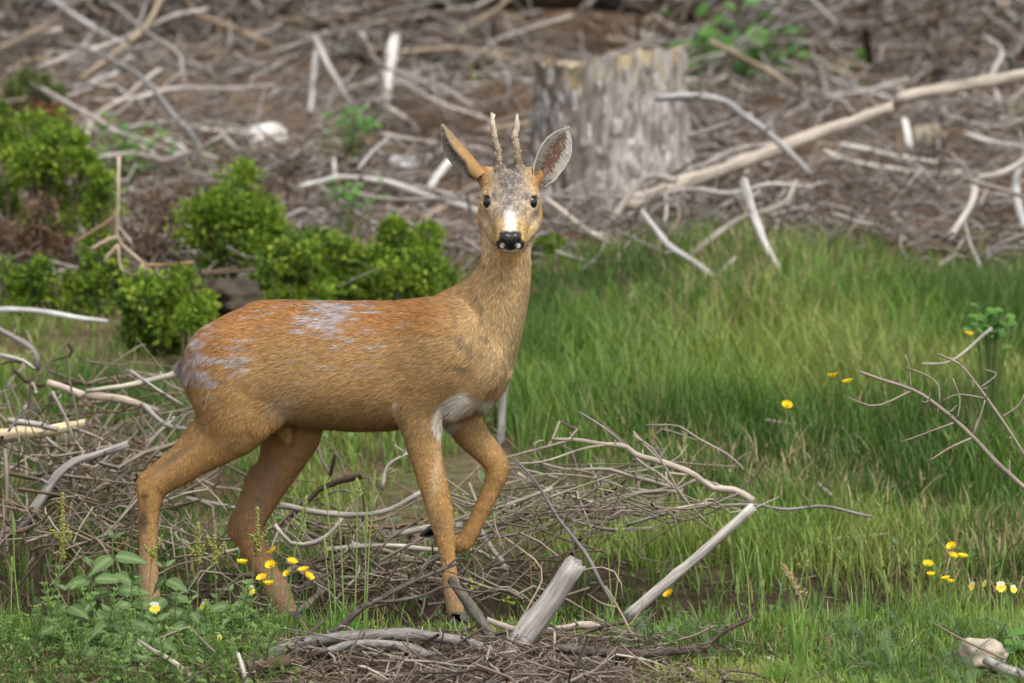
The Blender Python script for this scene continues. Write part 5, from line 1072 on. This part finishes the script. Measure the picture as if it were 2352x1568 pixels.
for i, (dx, dy, Y, tn, sc, lab) in enumerate([(355, 1396, -.76, 0, 1.1, 'white and yellow pansy hanging before the low nettle'), (466, 1391, -.6, -1.0, .8, 'yellow pansy seen from the side right of the small nettle'), (574, 1356, -.52, .3, 1.0, 'white and yellow pansy just below the buttercups'), (503, 1462, -.7, .9, .75, 'pale pansy low down near the dark log'), (2299, 1348, -.45, .1, 1.05, 'white and yellow pansy facing out right of the buttercups'), (2233, 1346, -.42, -.9, .85, 'cream pansy turned sideways beside the low buttercups'), (2262, 1340, -.4, -1.1, .7, 'half open pansy between the cream one and the facing one'), (2328, 1353, -.47, .5, .8, 'cream pansy at the end of the row on the crest')]):
    pansy(lab, dx, dy, Y, 460 + i, tn, sc)

# feathery and whorled herbs, each built once per shape and copied with its parts
def whorl_shape(seed, H):
    r = np.random.default_rng(seed); p = catmull([(0, 0, 0), (r.normal(0, .006), r.normal(0, .006), H * .5), (r.normal(0, .012), r.normal(0, .012), H)], 12); a_ = MB(); tube(a_, p, np.linspace(.0011, .0007, 12), 5, (.13, .23, .07)); m = MB(); k = 2
    while k < 12:
        t = k / 11; L = .017 * (1.1 - .45 * t)
        for j in range(7):
            an = j * .9 + k; d = norm(np.array([math.cos(an), math.sin(an), .35 + .6 * t])); s = norm(np.cross(d, [0, 0, 1.])); c = p[k]; v = np.array([c, c + d * L * .6 - s * .0014, c + d * L * .6 + s * .0014, c + d * L + [0, 0, -.002]]); m.add(v, [(0, 2, 1), (1, 2, 3)], None, np.array([.18, .285, .08]) * r.uniform(.8, 1.3))
        k += 2 if k < 8 else 1
    return a_.mesh('stem', M_leaf), m.mesh('foliage', M_leaf)
WS = [whorl_shape(600 + i, .05 + .01 * i) for i in range(6)]
HLAND = [(255, 1420, 'under the tallest nettle'), (60, 1450, 'left of the low nettle'), (160, 1500, 'below the low nettle'), (320, 1500, 'by the peeled stick'), (355, 1430, 'by the hanging pansy'), (440, 1430, 'under the small nettle'), (470, 1540, 'before the dark log'), (575, 1400, 'under the buttercups'), (520, 1480, 'by the pale low pansy'), (90, 1560, 'before all nettles'), (300, 1560, 'before the stunted nettle'),
         (2255, 1480, 'just behind the pale stone'), (2190, 1540, 'left of the pale stone'), (2340, 1540, 'by the grey corner branch'), (2180, 1400, 'under the buttercups'), (2300, 1400, 'under the row of pansies'), (2020, 1420, 'by the leaning grass'), (2040, 1520, 'between stone and wood chip'), (1930, 1500, 'right of the wood chip'), (1470, 1420, 'by the pole\'s foot'), (1540, 1400, 'by the low buttercup'), (1600, 1440, 'by the upturned dark branch')]
def herb_near(x, y):
    a, b = sxy(np.array([x]), np.array([y])); return min(HLAND, key=lambda q: (q[0] - a[0]) ** 2 + (q[1] - b[0]) ** 2)[2]
def herbs(name, label, cat, group, shapes, part_names, spots, seed, smin=.8, smax=1.2):
    r = np.random.default_rng(seed)
    for i, (x, y) in enumerate(spots):
        b = np.array([x, y, hz(x, y) - .003]); o = empty(name, b); tag(o, label + ' ' + herb_near(x, y), cat, group); o.rotation_euler = (r.normal(0, .12), r.normal(0, .12), r.uniform(0, 6.28)); s = r.uniform(smin, smax); o.scale = (s, s, s)
        for nm, me in zip(part_names, shapes[i % len(shapes)]): link(nm, me, o, b)
def spots_px(n, lo, hi, y0, y1, seed):
    r = np.random.default_rng(seed); out = []
    for i in range(n): y = r.uniform(y0, y1); out.append((W(r.uniform(lo, hi), 1450, y)[0], y))
    return out
herbs('bedstraw_plant', 'green bedstraw sprig with whorled leaves', 'bedstraw', 'bedstraw sprigs below the nettles', WS, ('stem', 'foliage'), spots_px(84, -20, 640, -1.05, -.42, 1), 2, 1.0, 1.75)
def yarrow_shape(seed):
    r = np.random.default_rng(seed); out = []
    for f in range(4):
        m = MB(); an = f * 1.57 + r.normal(0, .3); d = np.array([math.cos(an), math.sin(an), r.uniform(.35, 1.1)]); L = r.uniform(.045, .075); p = catmull([(0, 0, 0), d * L * .5 + [0, 0, .008], d * L + [0, 0, -.004]], 18); tube(m, p, np.linspace(.0009, .0004, 18), 4, (.15, .25, .09)); t = norm(np.gradient(p, axis=0)); s = norm(np.cross(t, [0, 0, 1.])); u = np.cross(s, t)
        for k in range(2, 18):
            l = .0115 * math.sin(math.pi * min(1, (k + 2) / 19) ** .8) + .002
            for sg in (-1, 1):
                for e in range(3):
                    dd = norm(s[k] * sg + t[k] * (.35 + .35 * e) + u[k] * (e - .6) * .55); w_ = .0008; q = p[k]; v = np.array([q - t[k] * w_, q + t[k] * w_, q + dd * l * (1 - .15 * e)]); m.add(v, [(0, 1, 2)], None, np.array([.18, .27, .13]) * r.uniform(.8, 1.25))
        out.append(m.mesh('frond', M_leaf))
    return out
YS = [yarrow_shape(700 + i) for i in range(5)]
herbs('yarrow_plant', 'feathery blue green yarrow tuft', 'yarrow', 'yarrow tufts by the pale stone', YS, ('frond',) * 4, spots_px(26, 1900, 2370, -1.0, -.42, 3), 4, .9, 1.5)
herbs('yarrow_plant', 'feathery yarrow tuft', 'yarrow', 'yarrow tufts below the white pole', YS, ('frond',) * 4, spots_px(12, 1430, 1640, -.7, -.36, 5), 6, .8, 1.2)

# grass stalks with seed heads
def stalk(label, dx, dy, Y, bdx, seed, head=70, kind=0, bow=0.0, col=(.17, .24, .07)):
    r = np.random.default_rng(seed); b = plant_base(bdx, Y); top = W(dx, dy, Y); o = empty('grass_stalk', b); tag(o, label, 'grass stalk'); p = catmull([b, b * .5 + top * .5 + [bow * PX, 0, .006], top], 24); mb = MB(); tube(mb, p, np.linspace(.0019, .0010, 24), 5, np.array(col) * 1.7); mb.build('stem', M_grass, o); m = MB(); L = head * PX; d0 = norm(p[-1] - p[-4]); c2 = np.array(col) * 1.7 + np.array([.05, .03, .02]) * (1 + kind)
    n = int(26 + head * .8)
    for k in range(n):
        t = r.random(); c = top - d0 * L * (1 - t); a = r.uniform(0, 6.28); sp = (.003 if kind == 0 else .011) * (1.1 - t); e = c + np.array([math.cos(a) * sp, math.sin(a) * sp, .006 + .004 * r.random()]); s = .0017
        dv = norm(e - c) * .006; q = np.array([e - dv * .5, e + [s, 0, 0], e + [0, s, 0], e - [s, 0, 0], e + dv]); m.add(q, [(0, 1, 2), (0, 2, 3), (0, 3, 1), (4, 2, 1), (4, 3, 2), (4, 1, 3)], None, c2 * r.uniform(.75, 1.25))
        if kind: m.add(np.array([c, c + [.0004, 0, 0], e]), [(0, 1, 2)], None, c2)
    m.build('seed_head', M_grass, o, smooth_=False)
for i, a in enumerate([(745, 1118, 772, 60, 0, 6, 'leftmost thin grass stalk under the deer\'s belly'), (775, 1140, 790, 40, 0, 3, 'short grass stalk beside the leftmost thin stalk'), (820, 1110, 812, 40, 1, 3, 'loose headed grass stalk in the middle of the thin stalks'), (862, 1093, 840, 80, 0, -4, 'tallest thin grass stalk under the deer\'s belly'), (842, 1180, 836, 60, 0, 0, 'low grass stalk just before the tallest thin stalk'), (705, 1150, 655, 85, 1, -8, 'drooping pale grass stalk near the buttercups'), (745, 1245, 765, 40, 0, 0, 'short flowering grass stalk right of the buttercups'),
        (1738, 1263, 1752, 95, 0, 4, 'stout green grass stalk on the crest by the white pole'), (1795, 1302, 1850, 90, 1, 16, 'brownish bowed grass stalk with open head on the crest'), (1852, 1272, 1835, 40, 1, -6, 'airy grass stalk behind the bowed one'), (1978, 1254, 1985, 25, 0, 6, 'tall bare grass stalk with narrow tip on the crest'), (1693, 1330, 1720, 40, 0, -10, 'nodding grass stalk left of the stout one'), (2094, 1272, 2098, 70, 0, 0, 'slim grass stalk left of the buttercup group'), (2030, 1320, 2040, 50, 0, 4, 'short headed grass stalk midway along the crest'), (1703, 1245, 1722, 20, 0, 6, 'thin bare grass stalk behind the nodding one'),
        (2310, 1260, 2290, 30, 0, -8, 'grass stalk rising behind the row of pansies'), (2275, 1235, 2272, 20, 0, 0, 'thin straight grass stalk left of the pansies'), (30, 1190, 52, 45, 0, -6, 'pale grass stalk at the heap\'s edge left of the sorrel'), (28, 1290, 24, 30, 0, 0, 'short grass stalk left of the sorrel'), (1427, 1210, 1400, 40, 1, 5, 'grass stalk arching above the broken tip of the log'), (1395, 1255, 1410, 25, 0, 0, 'thin grass stalk right of the broken log tip')]):
    stalk(a[6], a[0], a[1], -.44, a[2], 800 + i, a[3], a[4], a[5], (.30, .25, .13) if i in (8,) else (.17, .24, .07))
def tuft(name, label, dx, Y, n, h_, seed, spread=.012, cat='grass tuft', w=.0013, col=(.16, .30, .05)):
    r = np.random.default_rng(seed); b = plant_base(dx, Y); x = b[0] + r.normal(0, spread, n); y = b[1] + r.normal(0, spread * .7, n); c = np.array(col) * r.uniform(.7, 1.2, (n, 1)); V, tr, q, cc = blades(x, y, h_ * r.uniform(.5, 1.1, n), w * r.uniform(.7, 1.3, n), r.uniform(.05, .5, n), r.uniform(0, 6.28, n), c, c * 1.15, -.004, seed)
    mb = MB(); mb.add(V, tr, q, cc); tag(mb.build(name, M_grass, None, b), label, cat)
tuft('grass_tuft', 'bright yellow green grass tuft at the foot of the thin stalks', 800, -.46, 90, .10, 1, .02)
tuft('grass_tuft', 'spreading bright grass tuft around the curled dark twig', 690, -.46, 110, .055, 10, .035)
tuft('grass_tuft', 'short green grass tuft in front of the standing forefoot', 1040, -.36, 60, .05, 11, .025)
tuft('grass_tuft', 'bright green grass tuft just left of the spruce twig', 755, -.5, 60, .06, 2, .018)
tuft('grass_tuft', 'tall green grass tuft in front of the wood chip', 1835, -.72, 26, .17, 3, .012, w=.0017)
tuft('grass_tuft', 'dense green grass tuft at the bottom of the right grass', 1790, -.92, 60, .075, 4, .018)
tuft('grass_tuft', 'fan of green blades at the sorrel\'s left on the crest', 60, -.5, 80, .10, 5, .03)
tuft('grass_tuft', 'green grass tuft behind the pale log', 1235, -.42, 46, .075, 6, .02)
tuft('grass_tuft', 'green blades right of the broken log tip', 1400, -.46, 50, .06, 7, .025)
tuft('grass_tuft', 'tall leaning grass tuft on the crest left of the buttercups', 1985, -.4, 24, .12, 8, .014, w=.0018)
tuft('grass_tuft', 'leafy grass tuft beneath the buttercup group', 2160, -.42, 40, .10, 9, .025)

# yellow-green spurge by the forefoot
def spurge(label, dx, dy, Y, seed):
    r = np.random.default_rng(seed); b = plant_base(dx, Y); top = W(dx, dy, Y); o = empty('spurge_plant', b); tag(o, label, 'spurge'); mb = MB(); tube(mb, catmull([b, (b + top) / 2, top], 8), np.linspace(.0016, .001, 8), 6, (.18, .24, .07)); mb.build('stem', M_leaf, o)
    for k in range(6):
        c = top + r.normal(0, .009, 3); m = MB()
        for j in range(7):
            a = r.uniform(0, 6.28); d = np.array([math.cos(a), math.sin(a), r.uniform(.1, .9)]); s = norm(np.cross(d, [0, 0, 1.])); l = r.uniform(.004, .008); m.add(np.array([c, c + d * l * .6 - s * l * .45, c + d * l, c + d * l * .6 + s * l * .45]), [(0, 2, 1), (0, 3, 2)], None, np.array([.42, .45, .05]) * r.uniform(.7, 1.15))
        m.build('flower_cluster', M_petal, o, smooth_=False)
    for k in range(4):
        a = r.uniform(0, 6.28); part_copy('leaf', NL[k % 4], o, b * .5 + top * .5, (math.cos(a), math.sin(a), .3), (0, 0, 1), .028)
spurge('yellow green spurge plant beside the deer\'s standing forefoot', 1082, 1342, -.44, 1); spurge('second spurge plant between the forefoot and the pale log', 1170, 1382, -.46, 2)
# broad-leaved plant at the corner
def broad(name, label, dx, dy, Y, n, size, seed, cols=(.08, .19, .05), hsp=.05, base=None):
    r = np.random.default_rng(seed); b = plant_base(dx, Y) if base is None else base; o = empty(name, b); tag(o, label, 'plant'); c0 = W(dx, dy, Y)
    mb = MB()
    for k in range(n):
        d = norm(np.array([r.normal(0, 1), r.normal(-.3, .6), r.uniform(0, .8)])); pos = c0 + r.normal(0, hsp, 3) * np.array([1, .6, .6]); pos[2] = max(pos[2], b[2] + .02); tube(mb, catmull([b, (b + pos) / 2 + [0, 0, .01], pos], 6), np.linspace(.0016, .0008, 6), 5, (.15, .22, .07)); part_copy('leaf', BL[k % 3], o, pos, d, (0, -.6, 1), size * r.uniform(.7, 1.2))
    mb.build('stem', M_leaf, o)
def broad_leaf(seed):
    k = 9; t = np.linspace(0, 1, k); w = .36 * np.sin(np.pi * t ** .7) ** .8; w[-1] = .004; dr = -.25 * t ** 2; v = np.concatenate([np.stack([t, 0 * t, dr], -1), np.stack([t, -w, dr + .1 * w], -1), np.stack([t, w, dr + .1 * w], -1)]); q = []
    for i in range(k - 1): q += [(i + 1, i, k + i, k + i + 1), (i, i + 1, 2 * k + i + 1, 2 * k + i)]
    mb = MB(); mb.add(v, None, q, np.array([(.095, .225, .045), (.115, .25, .05), (.085, .20, .06)][seed]), v * 3); return mb.mesh('leaf', M_leaf)
BL = [broad_leaf(i) for i in range(3)]
broad('broadleaf_plant', 'broad green leaves beside the pale stone', 2345, 1490, -.68, 9, .038, 1, hsp=.025)
broad('bramble_plant', 'bright green leafy plant growing behind the stump', 1700, 150, 7.6, 190, .05, 2, hsp=.12, base=np.array([W(1700, 200, 7.6)[0], 7.6, hz(W(1700, 200, 7.6)[0], 7.6)]))
broad('leafy_sprig', 'blue green leafy sprig at the tip of the slim grey stick', 2270, 745, 2.1, 60, .024, 3, hsp=.03)
broad('leafy_sprig', 'small green sprig on the bank below the grey forked stick', 810, 285, 5.6, 40, .026, 4, hsp=.045)
broad('leafy_sprig', 'small green sprig below the long white branch', 800, 440, 4.4, 34, .024, 5, hsp=.035)
broad('leafy_sprig', 'pale green sprig on the bank left of the white split stick', 280, 340, 5.6, 80, .028, 6, hsp=.06)

# shrubs ----------------------------------------------------------
def shrub(label, dx, dy, rx, ry, n, seed, Y=None, cols=((.13, .22, .024), (.22, .31, .035), (.07, .14, .025), (.31, .37, .06)), lf=.0145, clumps=26, depth=.8):
    r = np.random.default_rng(seed); Y = (G(dx, dy + ry * .9)[1] + rx / 1070 * .5) if Y is None else Y; c = W(dx, dy, Y); s = (Y + 18) / FPX; g = hz(c[0], Y); b = np.array([c[0], Y, g]); o = empty('green_shrub', b); tag(o, label, 'shrub')
    cc = []
    for k in range(clumps):
        d = norm(r.normal(0, 1, 3)) * r.uniform(.25, .95); cc.append(c + d * np.array([rx * s, rx * s * depth, ry * s]))
    cc = np.array(cc); lo_ = r.random(clumps) < .5; cc[lo_, 2] = g + (cc[lo_, 2] - g) * r.uniform(.1, .6, lo_.sum()); cc[:, 2] = np.maximum(cc[:, 2], height(cc[:, 0], cc[:, 1]) + .03); cr = r.uniform(.18, .50, clumps) * min(rx, ry) * s * 1.2
    mb = MB()
    for k in range(clumps): tube(mb, catmull([b + r.normal(0, .02, 3) * [1, 1, 0], (b + cc[k]) / 2 + r.normal(0, .02, 3), cc[k]], 7), np.linspace(.0045, .0015, 7), 5, (.16, .12, .085))
    mb.build('stem', M_twig, o); ki = r.integers(0, clumps, n); d = norm(r.normal(0, 1, (n, 3)) + np.array([0, 0, .25])); p = cc[ki] + d * (cr[ki] * r.uniform(.3, 1.0, n) * (1 + .35 * vnoise(d * 2.5 + ki[:, None] * 3.3, seed)))[:, None]; p[:, 2] = np.maximum(p[:, 2], height(p[:, 0], p[:, 1]) + .006)
    ax = norm(d + r.normal(0, .5, (n, 3)) + np.array([0, 0, .35])); sd_ = norm(np.cross(ax, r.normal(0, 1, (n, 3)))); up = np.cross(sd_, ax); L = lf * r.uniform(.6, 1.4, n)[:, None]; w_ = L * .34
    V = np.stack([p, p + ax * L * .5 - sd_ * w_ + up * w_ * .3, p + ax * L * .55, p + ax * L * .5 + sd_ * w_ + up * w_ * .3, p + ax * L], 1); q = (np.arange(n) * 5)[:, None]
    tr = np.concatenate([q + np.array([[0, 2, 1]]), q + np.array([[0, 3, 2]]), q + np.array([[1, 2, 4]]), q + np.array([[2, 3, 4]])]); tone = np.clip((vnoise(p * 14, seed) + 1) * 1.6 + r.normal(0, .5, n), 0, 3.99).astype(int)
    cl = np.asarray(cols)[tone] * r.uniform(.8, 1.25, (n, 1)); m = MB(); m.add(V.reshape(-1, 3), tr, None, np.repeat(cl, 5, 0)); m.build('crown', M_leaf, o)
shrub('round bright green shrub behind the deer\'s rump', 552, 480, 128, 125, 14000, 1, 3.9, clumps=44)
shrub('low spreading green shrub behind the deer\'s back', 690, 610, 165, 95, 12000, 2, 3.6, clumps=46)
shrub('low yellowish green shrub close behind the deer\'s neck', 905, 605, 175, 95, 12000, 3, 3.7, clumps=46)
shrub('bright green shrub left of the tan dead stem', 120, 365, 135, 95, 9000, 4, 4.3, clumps=34)
shrub('small green shrub at the edge of the left shrub', 15, 300, 60, 60, 2500, 5, 4.7, clumps=14)
shrub('faded green bush high on the bank above the left shrub', 90, 205, 110, 50, 2600, 6, 6.2, cols=((.12, .17, .05), (.17, .21, .07), (.10, .13, .05), (.20, .22, .09)))
shrub('low green shrub with lobed leaves below the tan dead stem', 375, 690, 110, 66, 5600, 7, 3.1, lf=.019, clumps=36)
shrub('small green shrub left of the tan side shoots', 205, 640, 85, 60, 3400, 8, 3.5, clumps=24)
shrub('green shrub behind the tan dead stem', 230, 440, 60, 70, 2400, 9, 3.9, clumps=14)
shrub('small green shrub tuft right of the deer\'s throat', 1262, 590, 50, 34, 1500, 10, 4.3, clumps=16)
shrub('withered rusty brown bush above the left green shrub', 100, 255, 55, 30, 900, 11, 5.0, cols=((.20, .09, .04), (.26, .13, .06), (.16, .08, .05), (.30, .17, .08)), clumps=10)
shrub('withered brown shrub under the left green shrub', 60, 530, 130, 110, 2600, 12, 4.0, cols=((.15, .09, .055), (.20, .13, .08), (.10, .065, .045), (.24, .17, .11)), clumps=20)
shrub('withered brown shrub between the green shrubs', 370, 520, 90, 90, 1500, 13, 4.0, cols=((.15, .10, .07), (.22, .16, .11), (.10, .07, .05), (.26, .20, .14)), clumps=16)
shrub('low green shrub at the edge of the brash left of the tan stem', 60, 640, 95, 52, 3600, 14, 3.5, clumps=26)
shrub('small low green shrub just behind the deer\'s rump', 455, 735, 55, 42, 2200, 15, 2.9, clumps=18)
rock('shade_lump', 'dark lump standing in for the shade in the gap beneath the green shrubs', 530, 690, 130, 90, (.035, .024, .019), 9, 3.15, rough=.45)  # near-black lump put where the gap under the shrubs lies in shade
